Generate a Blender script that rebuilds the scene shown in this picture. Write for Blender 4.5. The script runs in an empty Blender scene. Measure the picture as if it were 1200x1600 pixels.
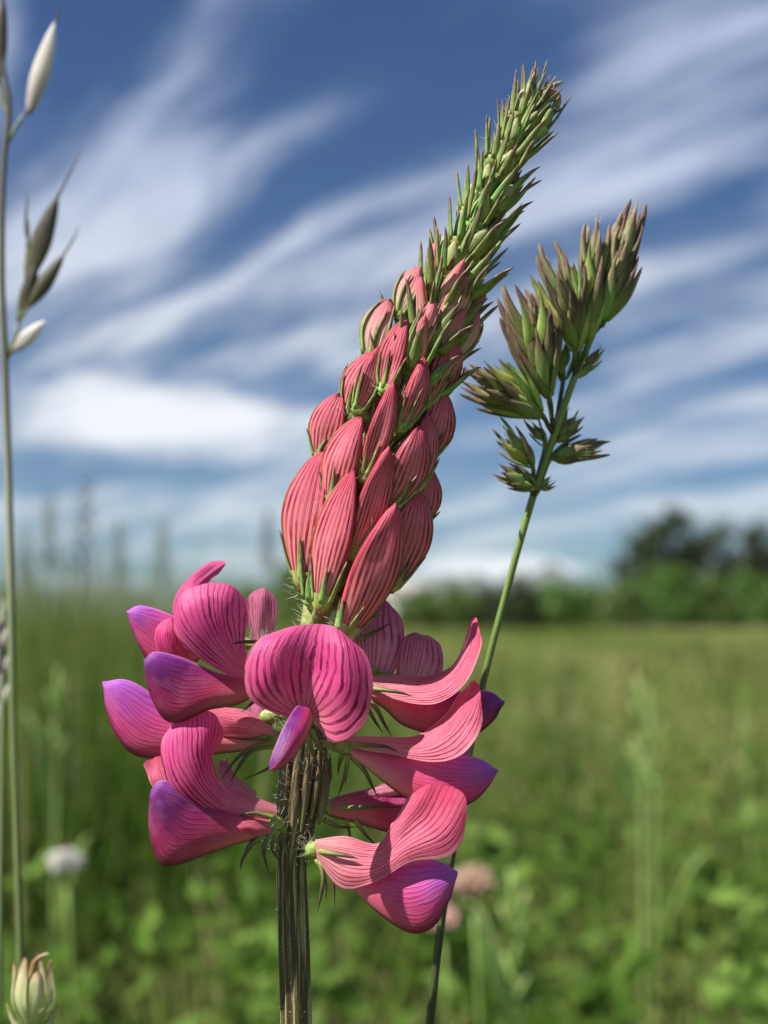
import bpy, math, random
import numpy as np
from mathutils import Matrix, Vector
random.seed(7); rng = np.random.default_rng(7)
sc = bpy.context.scene
col = sc.collection
R = math.radians

# ------------------------------------------------------------------ camera
S = 0.07e-3            # metres per photo pixel at the flower
D = 0.16               # camera to flower
CAMH = 0.50
PITCH = math.atan(170 * S / D)
cam_d = bpy.data.cameras.new('camera'); cam = bpy.data.objects.new('camera', cam_d); col.objects.link(cam)
cam.location = (0, -D, CAMH); cam.rotation_euler = (math.pi / 2 + PITCH, 0, 0)
cam_d.sensor_fit = 'VERTICAL'; cam_d.sensor_height = 36.0; cam_d.sensor_width = 27.0
cam_d.lens = 36.0 * D / (1600 * S)
cam_d.clip_start = 0.005; cam_d.clip_end = 60000
cam_d.dof.use_dof = True; cam_d.dof.focus_distance = D - 35 * S
cam_d.dof.aperture_fstop = cam_d.lens / 2.4
sc.camera = cam
CAM = np.array([0, -D, CAMH]); RT = np.array([1., 0, 0])
FW = np.array([0, math.cos(PITCH), math.sin(PITCH)]); UP = np.array([0, -math.sin(PITCH), math.cos(PITCH)])

# ------------------------------------------------------------------ node helper
class G:
    def __init__(s, tree):
        s.t = tree; tree.nodes.clear()
    def n(s, typ, ins=None, **props):
        nd = s.t.nodes.new(typ)
        for k, v in props.items(): setattr(nd, k, v)
        for k, v in (ins or {}).items(): s.put(nd.inputs[k], v)
        return nd
    def put(s, sock, v):
        if isinstance(v, bpy.types.NodeSocket): s.t.links.new(v, sock)
        elif isinstance(v, bpy.types.Node): s.t.links.new(v.outputs[0], sock)
        else: sock.default_value = v
    def m(s, op, a, b=0.0, c=None):
        ins = {0: a, 1: b}
        if c is not None: ins[2] = c
        return s.n('ShaderNodeMath', ins, operation=op).outputs[0]
    def ramp(s, fac, stops, interp='LINEAR'):
        nd = s.n('ShaderNodeValToRGB', {0: fac}); cr = nd.color_ramp; cr.interpolation = interp
        while len(cr.elements) < len(stops): cr.elements.new(0.5)
        for e, (p, c) in zip(cr.elements, stops):
            e.position = p; e.color = (*c, 1) if len(c) == 3 else c
        return nd.outputs[0]
    def sstep(s, v, a, b, t0=0.0, t1=1.0):
        nd = s.n('ShaderNodeMapRange', {0: v, 1: a, 2: b, 3: t0, 4: t1}, interpolation_type='SMOOTHSTEP')
        return nd.outputs[0]
    def mix(s, f, a, b, bt='MIX'):
        nd = s.n('ShaderNodeMix', None, data_type='RGBA', blend_type=bt)
        s.put(nd.inputs[0], f); s.put(nd.inputs[6], a); s.put(nd.inputs[7], b)
        return nd.outputs[2]
    def vec(s, x, y, z=0.0):
        return s.n('ShaderNodeCombineXYZ', {0: x, 1: y, 2: z}).outputs[0]
    def noise(s, v, scale, detail=3.0, rough=0.55, out=0):
        return s.n('ShaderNodeTexNoise', {'Vector': v, 'Scale': scale, 'Detail': detail, 'Roughness': rough}).outputs[out]

# ------------------------------------------------------------------ sun, sky, exposure
SUN = Vector((-0.55, -0.33, 0.77)).normalized()
ld = bpy.data.lights.new('sun', 'SUN'); ld.energy = 5.0; ld.angle = R(0.5); ld.color = (1.0, 0.955, 0.88)
lo = bpy.data.objects.new('sun', ld); col.objects.link(lo)
lo.rotation_euler = SUN.to_track_quat('Z', 'Y').to_euler(); lo.location = (-2, -2, 4)

wd = bpy.data.worlds.new('World'); sc.world = wd; wd.use_nodes = True
g = G(wd.node_tree)
sky = g.n('ShaderNodeTexSky', sky_type='NISHITA', sun_disc=False, sun_elevation=math.asin(SUN.z),
          sun_rotation=math.atan2(SUN.x, SUN.y), altitude=0.0, air_density=1.0, dust_density=0.25, ozone_density=3.2)
skyc = g.n('ShaderNodeHueSaturation', {'Hue': 0.512, 'Saturation': 1.28, 'Value': 0.64, 'Color': sky}).outputs[0]
d = g.n('ShaderNodeTexCoord').outputs['Generated']
sp = g.n('ShaderNodeSeparateXYZ', {0: d}); x, y, z = sp.outputs
skyc = g.mix(g.sstep(z, .0, .24, .85, 0.0), skyc, (.52, .84, 1.20, 1), 'MULTIPLY')
zz = g.m('ADD', g.m('MAXIMUM', z, 0.0), 0.14)
px_ = g.m('DIVIDE', x, zz); py_ = g.m('DIVIDE', y, zz)
al = g.m('SUBTRACT', g.m('MULTIPLY', px_, 0.57), g.m('MULTIPLY', py_, 0.82))
pe = g.m('ADD', g.m('MULTIPLY', px_, 0.82), g.m('MULTIPLY', py_, 0.57))
wv = g.noise(g.vec(al, pe), 1.1, 2.0)
pe2 = g.m('ADD', pe, g.m('MULTIPLY', wv, 0.35))
n1 = g.noise(g.vec(g.m('MULTIPLY', al, 0.55), g.m('MULTIPLY', pe2, 2.6), 3.7), 1.6, 7.0, 0.58)
n2 = g.noise(g.vec(g.m('MULTIPLY', al, 0.5), g.m('MULTIPLY', pe2, 1.1), 9.1), 1.7, 3.0, 0.5)
cir = g.m('MULTIPLY', g.sstep(n1, 0.37, 0.63), g.sstep(n2, 0.33, 0.53))
cir = g.m('MULTIPLY', cir, g.sstep(z, 0.05, 0.22, 0.45, 0.85))
az = g.m('ARCTAN2', x, y)
nz = g.noise(g.vec(g.m('MULTIPLY', az, 9.0), g.m('MULTIPLY', z, 34.0), 1.3), 1.0, 6.0, 0.6)
tot = None
for (bx, by, rx, ry, st) in [(225, 660, 260, 58, 1.4), (775, 885, 150, 20, 1.35), (330, 862, 190, 20, 0.65),
                             (1010, 790, 330, 34, 0.6), (360, 800, 140, 20, 0.55), (470, 615, 60, 14, 0.6),
                             (1120, 505, 180, 30, 0.55), (60, 870, 150, 40, .5)]:
    a0 = (bx - 600) * S / D; e0 = (968 - by) * S / D
    u = g.m('DIVIDE', g.m('SUBTRACT', az, a0), rx * S / D)
    v = g.m('DIVIDE', g.m('SUBTRACT', z, e0), ry * S / D)
    q = g.m('EXPONENT', g.m('MULTIPLY', g.m('ADD', g.m('MULTIPLY', u, u), g.m('MULTIPLY', v, v)), -1.0))
    q = g.m('MULTIPLY', q, st)
    tot = q if tot is None else g.m('MAXIMUM', tot, q)
cum = g.sstep(g.m('ADD', g.m('MULTIPLY', tot, 0.50), g.m('MULTIPLY', nz, 1.05)), 0.66, 1.08)
cov = g.m('SUBTRACT', 1.0, g.m('MULTIPLY', g.m('SUBTRACT', 1.0, cir), g.m('SUBTRACT', 1.0, cum)))
ccol = g.mix(g.sstep(z, 0.12, 0.36), (9.0, 9.3, 9.7, 1), (5.4, 6.2, 8.2, 1))
skyout = g.mix(g.m('MINIMUM', cov, 0.96), skyc, ccol)
bg = g.n('ShaderNodeBackground', {0: skyout, 1: 0.05})
g.n('ShaderNodeOutputWorld', {0: bg})

sc.view_settings.view_transform = 'Standard'; sc.view_settings.look = 'None'
sc.view_settings.exposure = 1.08; sc.view_settings.gamma = 1.0; sc.view_settings.use_curve_mapping = False
sc.cycles.use_denoising = True
sc.cycles.max_bounces = 8; sc.cycles.transmission_bounces = 6; sc.cycles.volume_bounces = 0

# ------------------------------------------------------------------ geometry helpers
def W(p):
    """photo pixel + height towards the camera (in pixels) -> world point"""
    p = np.asarray(p, float)
    dep = D - p[..., 2] * S
    k = S * dep / D
    return CAM + ((p[..., 0] - 600) * k)[..., None] * RT + ((800 - p[..., 1]) * k)[..., None] * UP + dep[..., None] * FW
def P3(px, py, dist):
    """world point seen at a pixel, at a distance along the optical axis"""
    return W(np.array([px, py, (D - dist) / S], float))
def PY(px, py, dist): return P3(px, py, dist)
def cr(pts, n):
    """Catmull-Rom resample along axis 0"""
    p = np.asarray(pts, float); k = len(p)
    if k == 1: return np.repeat(p, n, 0)
    e = np.concatenate([[2 * p[0] - p[1]], p, [2 * p[-1] - p[-2]]])
    t = np.linspace(0, k - 1, n); i = np.minimum(t.astype(int), k - 2); f = (t - i).reshape((-1,) + (1,) * (p.ndim - 1))
    a, b, c, dd = e[i], e[i + 1], e[i + 2], e[i + 3]
    return 0.5 * ((2 * b) + (c - a) * f + (2 * a - 5 * b + 4 * c - dd) * f**2 + (3 * b - a - 3 * c + dd) * f**3)
def cra(pts, n):
    """Catmull-Rom resample, even along the arc"""
    f = cr(pts, 160); L = np.concatenate([[0], np.cumsum(np.linalg.norm(np.diff(f, axis=0), axis=1))]); t = np.linspace(0, L[-1], n)
    return np.stack([np.interp(t, L, f[:, k]) for k in range(3)], -1)
def nrm(v): return v / (np.linalg.norm(v, axis=-1, keepdims=True) + 1e-12)
ORG = {}
def mesh(name, verts, faces, uv=None, mats=(), mi=None, smooth=True):
    me = bpy.data.meshes.new(name)
    me.from_pydata(np.asarray(verts).tolist(), [], [tuple(f) for f in faces])
    if uv is not None:
        L = me.uv_layers.new(name='uv')
        idx = np.empty(len(me.loops), int); me.loops.foreach_get('vertex_index', idx)
        L.data.foreach_set('uv', np.asarray(uv, np.float32)[idx].ravel())
    for m in mats: me.materials.append(m)
    if mi is not None: me.polygons.foreach_set('material_index', np.asarray(mi, np.int32))
    me.polygons.foreach_set('use_smooth', [smooth] * len(me.polygons))
    me.update()
    return me
def obj(name, geo, mat, parent=None, origin=None):
    v, f, uv = geo[:3]
    v = np.asarray(v)
    if parent is not None: o0 = ORG[parent]
    else: o0 = np.asarray(origin if origin is not None else [v[:, 0].mean(), v[:, 1].mean(), v[:, 2].min()])
    me = mesh(name, v - o0, f, uv, [mat])
    o = bpy.data.objects.new(name, me); col.objects.link(o); ORG[o] = o0
    if parent is not None: o.parent = parent
    else: o.location = o0
    return o
def empty(name, loc, label, cat, group=None):
    o = bpy.data.objects.new(name, None); col.objects.link(o); o.location = loc; o.empty_display_size = 0.01
    ORG[o] = np.asarray(loc, float); tag(o, label, cat, group); return o
def tag(o, label, cat, group=None, kind=None):
    if label: o['label'] = label
    if cat: o['category'] = cat
    if group: o['group'] = group
    if kind: o['kind'] = kind
    return o
def join(geos):
    vs, fs, us, n = [], [], [], 0
    for v, f, u in geos:
        vs.append(np.asarray(v)); us.append(np.asarray(u)); fs += [tuple(i + n for i in q) for q in f]; n += len(v)
    return np.concatenate(vs), fs, np.concatenate(us)
def grid_faces(nv, nu, wrap=False):
    f = []
    for i in range(nv - 1):
        for j in range(nu if wrap else nu - 1):
            k = (j + 1) % nu
            f.append((i * nu + j, i * nu + k, (i + 1) * nu + k, (i + 1) * nu + j))
    return f
def sm_noise(nv, nu, fv, fu):
    a = rng.normal(size=(fv, fu)); return cr(cr(a, nv).T, nu).T
def patch(rails, nv=34, nu=28, ruffle=2.0, world=False, corner=.13):
    """surface through several lengthwise rails (base -> tip)"""
    r = [cr(W(np.array(k, float)) if not world else np.asarray(k), nv) for k in rails]
    g_ = cr(np.array(r), nu)                        # nu, nv, 3
    g_ = np.swapaxes(g_, 0, 1)                      # nv, nu, 3
    if corner:
        vq = np.linspace(0, 1, nv); uq = np.linspace(-1, 1, nu)
        for j in range(nu):
            k_ = vq * (1 - corner * abs(uq[j])**3.5) * (nv - 1); g_[:, j] = np.stack([np.interp(k_, np.arange(nv), g_[:, j, c]) for c in range(3)], -1)
    du = np.gradient(g_, axis=1); dv = np.gradient(g_, axis=0); n = nrm(np.cross(du, dv))
    env = np.linspace(0.1, 1, nv)[:, None]
    g_ = g_ + n * (sm_noise(nv, nu, 5, 6) * ruffle * S * env)[..., None]
    u, v = np.meshgrid(np.linspace(0, 1, nu), np.linspace(0, 1, nv))
    return g_.reshape(-1, 3), grid_faces(nv, nu), np.stack([u, v], -1).reshape(-1, 2)
def lens(top, bot, thick, nv=26, nu=22, base=0.4, sharp=4.0, world=False, bump=1.0, pw=.15):
    """closed, laterally flattened body between two edges (base -> tip); thick in pixels"""
    T = cra(W(np.array(top, float)), nv) if not world else cr(np.asarray(top), nv)
    B = cra(W(np.array(bot, float)), nv) if not world else cr(np.asarray(bot), nv)
    if not world:
        for k_, w_ in ((-1, .70), (-2, .30), (-3, .08)):
            m_ = (T[k_] + B[k_]) / 2; T[k_] += (m_ - T[k_]) * w_; B[k_] += (m_ - B[k_]) * w_
    c = (T + B) / 2; a = (T - B) / 2
    tg = nrm(np.gradient(c, axis=0)); lat = nrm(np.cross(nrm(a), tg))
    for i in range(nv):                              # keep the sides consistent
        if i and np.dot(lat[i], lat[i - 1]) < 0: lat[i] = -lat[i]
    v = np.linspace(0, 1, nv)
    pr = (1 - (1 - v)**2 * (1 - base)) * np.sqrt(np.maximum(1 - v**sharp, 0))
    th = np.linspace(0, 2 * math.pi, nu, endpoint=False)
    cs, sn = np.cos(th), np.sin(th); sn = sn * np.maximum(np.abs(sn), 1e-4)**pw
    t_ = thick * (S if not world else 1.0)
    bp = sm_noise(nv, nu // 2, 4, 4); bp = np.concatenate([bp, bp[:, ::-1]], 1)[:, :nu]
    pts = c[:, None] + a[:, None] * cs[None, :, None] + lat[:, None] * (sn[None] * (pr * t_ / 2)[:, None] + (bp * sn[None]**2 * bump * (S if not world else 0)))[..., None]
    uu = np.repeat(((1 - np.cos(th)) / 2)[None], nv, 0); vv = np.repeat(v[:, None], nu, 1)
    return pts.reshape(-1, 3), grid_faces(nv, nu, True) + [tuple(range(nu))[::-1]], np.stack([uu, vv], -1).reshape(-1, 2)
def tube(pts, rad, ns=10, n=30, ribs=0, ribd=0.0, twist=0.0, world=True, cap=True):
    c = cr(np.asarray(pts, float) if world else W(np.array(pts, float)), n)
    r = cr(np.asarray(rad, float), n) if not np.isscalar(rad) else np.full(n, rad)
    tg = nrm(np.gradient(c, axis=0))
    ref = np.array([0, 1., 0]) if abs(tg[0][1]) < 0.9 else np.array([1., 0, 0])
    A = nrm(np.cross(tg, ref)); B = np.cross(tg, A)
    th = np.linspace(0, 2 * math.pi, ns, endpoint=False)
    v = np.linspace(0, 1, n)
    ang = th[None] + twist * v[:, None]
    rr = r[:, None] * (1 + ribd * np.cos(ribs * th)[None])
    p = c[:, None] + (np.cos(ang) * rr)[..., None] * A[:, None] + (np.sin(ang) * rr)[..., None] * B[:, None]
    uv = np.stack([np.repeat((th / (2 * math.pi))[None], n, 0), np.repeat(v[:, None], ns, 1)], -1)
    f = grid_faces(n, ns, True)
    if cap: f += [tuple(range(ns))[::-1], tuple((n - 1) * ns + i for i in range(ns))]
    return p.reshape(-1, 3), f, uv.reshape(-1, 2)
def stem_tube(g0, pts, rad, r0, ns, **kw):
    """a stalk from the ground g0 up through the traced points, as one smooth tube"""
    d0 = nrm(pts[0] - pts[1]); m_ = pts[0] + d0 * np.linalg.norm(g0 - pts[0]) * .42
    t = np.linspace(0, 1, 40)[:-1, None]; low = g0 * (1 - t)**2 + m_ * 2 * t * (1 - t) + pts[0] * t**2
    up = cra(pts, 90); L = np.concatenate([[0], np.cumsum(np.linalg.norm(np.diff(pts, axis=0), axis=1))])
    ru = np.interp(np.linspace(0, L[-1], 90), L, np.asarray(rad, float))
    line = np.concatenate([low, up]); return tube(line, np.concatenate([np.linspace(r0, ru[0], 39), ru]), ns, len(line), **kw)
def needles(roots, dirs, lens_, r):
    """many fine hairs as three-sided needles with a bend"""
    roots = np.asarray(roots); dirs = nrm(np.asarray(dirs)); n = len(roots)
    lens_ = np.broadcast_to(lens_, n)
    s1 = nrm(np.cross(dirs, rng.normal(size=(n, 3)))); s2 = np.cross(dirs, s1)
    bend = s1 * (lens_ * 0.22)[:, None]
    vs = []
    for k in range(3):
        a = 2 * math.pi * k / 3; vs.append(roots + (math.cos(a) * s1 + math.sin(a) * s2) * r)
    mid = roots + dirs * (lens_ * 0.55)[:, None] + bend * 0.3
    for k in range(3):
        a = 2 * math.pi * k / 3; vs.append(mid + (math.cos(a) * s1 + math.sin(a) * s2) * r * 0.7)
    vs.append(roots + dirs * lens_[:, None] + bend)
    V = np.stack(vs, 1).reshape(-1, 3)
    f = []
    for i in range(n):
        o = i * 7
        for k in range(3):
            l = (k + 1) % 3
            f += [(o + k, o + l, o + 3 + l, o + 3 + k), (o + 3 + k, o + 3 + l, o + 6)]
    return V, f, np.tile(np.array([[0, 0]] * 3 + [[0, .5]] * 3 + [[0, 1]]), (n, 1))

# ------------------------------------------------------------------ materials
def newmat(name):
    m = bpy.data.materials.new(name); m.use_nodes = True; return m, G(m.node_tree)
def uvn(g):
    s = g.n('ShaderNodeSeparateXYZ', {0: g.n('ShaderNodeUVMap', uv_map='uv').outputs[0]})
    return s.outputs[0], s.outputs[1]
def finish(g, colr, rough, transl, bumpv=None, bstr=0.3, bdist=2e-4, spec=0.35, tcol=None, sheen=0.0):
    pb = g.n('ShaderNodeBsdfPrincipled', {'Base Color': colr, 'Roughness': rough, 'Specular IOR Level': spec})
    if sheen: pb.inputs['Sheen Weight'].default_value = sheen; pb.inputs['Sheen Roughness'].default_value = 0.4
    if bumpv is not None:
        b = g.n('ShaderNodeBump', {'Height': bumpv, 'Strength': bstr, 'Distance': bdist}); g.put(pb.inputs['Normal'], b.outputs[0])
    out = pb.outputs[0]
    if transl > 0:
        tr = g.n('ShaderNodeBsdfTranslucent', {0: tcol if tcol is not None else colr})
        out = g.n('ShaderNodeMixShader', {0: transl, 1: pb.outputs[0], 2: tr.outputs[0]}).outputs[0]
    g.n('ShaderNodeOutputMaterial', {0: out})
def petal_mat(name, stops, vein, nve, vstr, edge, transl=0.45, vmod=((0, .5), (.5, 1), (.85, .8), (1, .25)), skew=0.0, edge2=None, rough=.42, warp=.11, vw=(0.27, 0.10)):
    m, g = newmat(name); u, v = uvn(g)
    oc = g.n('ShaderNodeTexCoord').outputs['Object']
    wn = g.noise(g.vec(g.m('MULTIPLY', u, 3.0), g.m('MULTIPLY', v, 1.6), 0.3), 1.7, 3.0)
    uw = g.m('ADD', u, g.m('MULTIPLY', g.m('SUBTRACT', wn, .5), warp))
    uw = g.m('ADD', uw, g.m('MULTIPLY', v, skew))
    pp = g.m('PINGPONG', g.m('MULTIPLY', uw, float(nve)), 0.5)
    ln = g.sstep(pp, vw[0], vw[1])
    pp2 = g.m('PINGPONG', g.m('ADD', g.m('MULTIPLY', uw, float(nve)), 0.5), 0.5)
    ln2 = g.m('MULTIPLY', g.sstep(pp2, 0.10, 0.0), g.sstep(v, .35, .7, 0.0, 0.35))
    vm = g.ramp(v, [(p, (k, k, k)) for p, k in vmod])
    brk = g.sstep(g.noise(g.vec(g.m('MULTIPLY', u, 9.0), g.m('MULTIPLY', v, 7.0), 2.0), 1.0, 4.0), .28, .55, .45, 1.0)
    irr = g.sstep(g.noise(g.vec(g.m('MULTIPLY', g.m('FLOOR', g.m('ADD', g.m('MULTIPLY', uw, float(nve)), .5)), 3.7), g.m('MULTIPLY', v, 2.2), 5.0), 1.0, 2.0), .3, .6, .35, 1.0)
    vs_ = g.m('MULTIPLY', g.m('MULTIPLY', g.m('MAXIMUM', g.m('MULTIPLY', ln, irr), ln2), vm), g.m('MULTIPLY', brk, vstr))
    base = g.ramp(v, stops)
    blot = g.noise(oc, 420.0, 4.0, .6)
    base = g.mix(g.sstep(blot, .42, .7, 0.0, .22), base, g.mix(.5, base, (.95, .45, .55, 1)))
    e = g.m('ABSOLUTE', g.m('SUBTRACT', u, 0.5))
    base = g.mix(g.sstep(e, .40, .5, 0, .75), base, (*edge, 1))
    if edge2 is not None:
        base = g.mix(g.sstep(g.m('ADD', u, g.m('MULTIPLY', wn, .12)), .86, 1.02, 0, .9), base, (*edge2, 1))
    colr = g.mix(vs_, base, (*vein, 1))
    fine = g.noise(g.vec(g.m('MULTIPLY', u, 160.0), g.m('MULTIPLY', v, 60.0)), 1.0, 3.0)
    bmp = g.m('SUBTRACT', g.m('MULTIPLY', fine, .35), g.m('MULTIPLY', vs_, .9))
    finish(g, colr, rough, transl, bmp, .5, 2.2e-4, .3)
    return m
M_std = petal_mat('standard_pink', [(0, (.74, .28, .28)), (.2, (.74, .14, .28)), (.5, (.74, .075, .29)), (1, (.73, .10, .31))],
                  (.20, .003, .045), 16, 1.0, (.74, .16, .30))
M_pale = petal_mat('standard_pale_pink', [(0, (.80, .36, .36)), (.3, (.80, .21, .29)), (.7, (.78, .16, .27)), (1, (.68, .07, .18))],
                   (.30, .012, .065), 16, 1.0, (.82, .34, .40))
M_mauve = petal_mat('standard_mauve_back', [(0, (.62, .28, .32)), (.5, (.56, .16, .27)), (1, (.52, .12, .25))],
                    (.22, .015, .07), 11, .9, (.50, .10, .20))
M_bud = petal_mat('bud_rose', [(0, (.56, .24, .17)), (.25, (.70, .22, .22)), (.7, (.74, .165, .23)), (1, (.60, .04, .10))],
                  (.24, .006, .03), 9, 1.0, (.50, .03, .07), transl=.2, edge2=(.25, .15, .04), skew=.14, vmod=((0, .8), (.5, 1), (.85, 1), (1, .5)), vw=(.36, .12), warp=.07)
M_bud_young = petal_mat('bud_pale', [(0, (.55, .50, .25)), (.35, (.72, .48, .40)), (.75, (.70, .22, .25)), (1, (.60, .07, .13))],
                        (.34, .05, .06), 7, .7, (.5, .12, .12), transl=.22, edge2=(.27, .20, .06))
def keel_mat(name, stops, ku=.42, kv=1.0, k0=0.0):
    m, g = newmat(name); u, v = uvn(g)
    oc = g.n('ShaderNodeTexCoord').outputs['Object']
    wn = g.noise(g.vec(g.m('MULTIPLY', u, 2.0), v), 2.0, 3.0)
    vv = g.m('ADD', g.m('MULTIPLY_ADD', v, kv, k0), g.m('MULTIPLY', g.m('SUBTRACT', wn, .5), .22))
    vv = g.m('SUBTRACT', vv, g.m('MULTIPLY', g.m('SUBTRACT', u, .35), ku))       # purple reaches further along the upper edge
    base = g.ramp(vv, stops)
    pp = g.m('PINGPONG', g.m('MULTIPLY', g.m('ADD', u, g.m('ADD', g.m('MULTIPLY', v, -.25), g.m('MULTIPLY', wn, .2))), 13.0), .5)
    ln = g.m('MULTIPLY', g.sstep(pp, .22, .04), g.sstep(v, .3, .75, 0.1, .55))
    base = g.mix(ln, base, g.mix(.62, base, (.14, .006, .09, 1)))
    base = g.mix(g.sstep(u, .80, 1.0, 0, .9), base, (.10, .005, .03, 1))  # underside shade painted as a dark lower edge
    base = g.mix(g.sstep(u, .06, .0, 0, .35), base, (.66, .22, .45, 1))
    bl = g.noise(oc, 500.0, 4.0)
    base = g.mix(g.sstep(bl, .4, .75, 0, .12), base, (.75, .30, .45, 1))
    fine = g.noise(g.vec(g.m('MULTIPLY', u, 120.0), g.m('MULTIPLY', v, 40.0)), 1.0, 3.0)
    finish(g, base, .47, .14, g.m('SUBTRACT', g.m('MULTIPLY', fine, .45), g.m('MULTIPLY', ln, .7)), .5, 1.6e-4, .35)
    return m
M_keel = keel_mat('keel_shaded_pink_purple', [(0, (.62, .18, .20)), (.30, (.46, .04, .10)), (.55, (.30, .018, .10)), (.75, (.13, .010, .11)), (1, (.15, .018, .22))])  # pinks and purples darkened to paint in shade on the keels
M_keel_c = keel_mat('keel_purple_ridge', [(0, (.66, .16, .20)), (.35, (.60, .07, .15)), (.6, (.40, .025, .13)), (.8, (.15, .012, .14)), (1, (.11, .008, .15))], 1.1, .3, .5)
M_keel_l = keel_mat('keel_lilac_tip', [(0, (.74, .26, .28)), (.35, (.66, .075, .17)), (.6, (.56, .055, .22)), (.82, (.40, .07, .40)), (1, (.34, .08, .48))])

def green_mat(name, stops, stripe=0.0, sc_=40.0, rough=.5, transl=.15, var=.0, stripe_col=(.4, .4, .2), long=6.0):
    m, g = newmat(name); u, v = uvn(g)
    oc = g.n('ShaderNodeTexCoord').outputs['Object']
    nz = g.noise(g.vec(g.m('MULTIPLY', u, sc_), g.m('MULTIPLY', v, long)), 1.0, 4.0, .6)
    vv = g.m('ADD', v, g.m('MULTIPLY', g.m('SUBTRACT', nz, .5), .25))
    base = g.ramp(vv, stops)
    if stripe: base = g.mix(g.sstep(nz, .46, .66, 0, stripe), base, (*stripe_col, 1))
    if var:
        ri = g.n('ShaderNodeObjectInfo').outputs['Random']
        base = g.n('ShaderNodeHueSaturation', {'Hue': g.m('ADD', .5 - .04, g.m('MULTIPLY', ri, .08)), 'Value': g.m('ADD', 1 - var, g.m('MULTIPLY', ri, 2 * var)), 'Color': base}).outputs[0]
    b2 = g.noise(oc, 2500.0, 2.0)
    finish(g, base, rough, transl, g.m('ADD', nz, g.m('MULTIPLY', b2, .4)), .5, 1.2e-4, .4)
    return m
M_stem = green_mat('stem_ribbed_olive', [(0, (.07, .06, .022)), (.5, (.045, .032, .014)), (.86, (.055, .04, .02)), (.93, (.20, .20, .08)), (1, (.28, .28, .12))], stripe=.9, sc_=22., stripe_col=(.34, .30, .15), transl=0, long=5.)
M_axis = green_mat('spike_axis_green', [(0, (.30, .32, .10)), (.4, (.20, .26, .06)), (1, (.16, .25, .05))], stripe=.4, sc_=14., stripe_col=(.45, .42, .22), transl=0)
M_calyx = green_mat('calyx_green_maroon', [(0, (.28, .36, .07)), (.28, (.26, .36, .08)), (.5, (.12, .20, .035)), (.68, (.13, .10, .04)), (.85, (.13, .035, .03)), (1, (.12, .02, .025))], sc_=10., stripe=.6, stripe_col=(.56, .62, .32), var=.22)
M_core = green_mat('unopened_petal_cream', [(0, (.24, .34, .07)), (.5, (.30, .38, .12)), (.85, (.36, .34, .17)), (1, (.40, .22, .16))], stripe=.6, sc_=9., stripe_col=(.50, .56, .30), transl=.2)
M_tooth = green_mat('calyx_tooth_dark', [(0, (.26, .30, .07)), (.3, (.12, .14, .04)), (.6, (.06, .04, .025)), (1, (.035, .012, .016))], sc_=8., stripe=.2, transl=.1)
M_bract = green_mat('bract_papery_brown', [(0, (.24, .25, .10)), (.4, (.14, .10, .06)), (1, (.12, .05, .04))], sc_=30., stripe=.65, stripe_col=(.42, .38, .23), transl=.3)
M_wither = green_mat('withered_brown', [(0, (.30, .20, .08)), (.5, (.16, .07, .03)), (1, (.45, .36, .24))], sc_=6., stripe=.3)
M_grass_stem = green_mat('grass_stem_green_shaded', [(0, (.02, .028, .01)), (.5, (.03, .045, .014)), (.62, (.09, .14, .03)), (1, (.20, .29, .07))], sc_=8., stripe=.35, stripe_col=(.16, .23, .07), transl=0, long=8.)  # lower stem near black: the blossoms' shadow is painted into the ramp
M_lemma = green_mat('lemma_green_purple', [(0, (.26, .38, .08)), (.3, (.24, .33, .09)), (.5, (.18, .17, .08)), (.75, (.14, .06, .055)), (1, (.30, .17, .17))], sc_=12., stripe=.65, stripe_col=(.42, .46, .18), var=.4, transl=.3, rough=.45)
M_lemma_b = green_mat('lemma_backlit_green', [(0, (.26, .38, .06)), (.5, (.46, .55, .14)), (.8, (.20, .28, .06)), (1, (.12, .12, .05))], sc_=9., stripe=.4, stripe_col=(.62, .70, .30), var=.15, transl=.35)  # lit copy of the lemma colours, sunlit and backlit spots painted in
M_oat_dark = green_mat('spikelet_dark', [(0, (.12, .12, .04)), (.4, (.06, .05, .035)), (1, (.05, .04, .045))], sc_=6., stripe=.4, stripe_col=(.16, .17, .07))
M_oat_pale = green_mat('spikelet_straw', [(0, (.40, .32, .30)), (.5, (.62, .58, .52)), (1, (.70, .68, .66))], sc_=6., stripe=.4, stripe_col=(.8, .78, .72), transl=.35)
M_straw = green_mat('stem_straw', [(0, (.12, .16, .05)), (.5, (.14, .18, .06)), (.62, (.26, .27, .18)), (.74, (.10, .09, .06)), (1, (.07, .06, .05))], sc_=6., stripe=.3, stripe_col=(.34, .34, .24), transl=0)
M_hair, g = newmat('hair_white')
finish(g, (.62, .60, .50, 1), .4, .5, None, spec=.3)

# ------------------------------------------------------------------ the setting
def plain(name, colr, rough=.9):
    m, g = newmat(name); oc = g.n('ShaderNodeTexCoord').outputs['Object']
    nz = g.noise(oc, .15, 6., .6)
    base = g.mix(g.sstep(nz, .3, .7), (*colr[0], 1), (*colr[1], 1)); finish(g, base, rough, 0); return m
GX = 11500.
def ground_geo():
    # rings of a disc, finer near the camera
    rr = [0, .5, 1.5, 4, 10, 25, 60, 150, 400, 1200, 4000, GX]; na = 48; v = []; 
    for r in rr:
        for k in range(na): v.append((r * math.cos(2 * math.pi * k / na), r * math.sin(2 * math.pi * k / na), 0))
    return np.array(v, float), grid_faces(len(rr), na, True), np.zeros((len(v), 2))
M_ground, g = newmat('meadow_soil')
oc = g.n('ShaderNodeTexCoord').outputs['Object']
nz = g.noise(oc, 3.0, 8., .65); nb = g.noise(oc, .05, 4.)
base = g.mix(nz, (.025, .035, .010, 1), (.06, .085, .02, 1)); base = g.mix(g.sstep(nb, .4, .65, 0, .6), base, (.11, .13, .04, 1))
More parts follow.
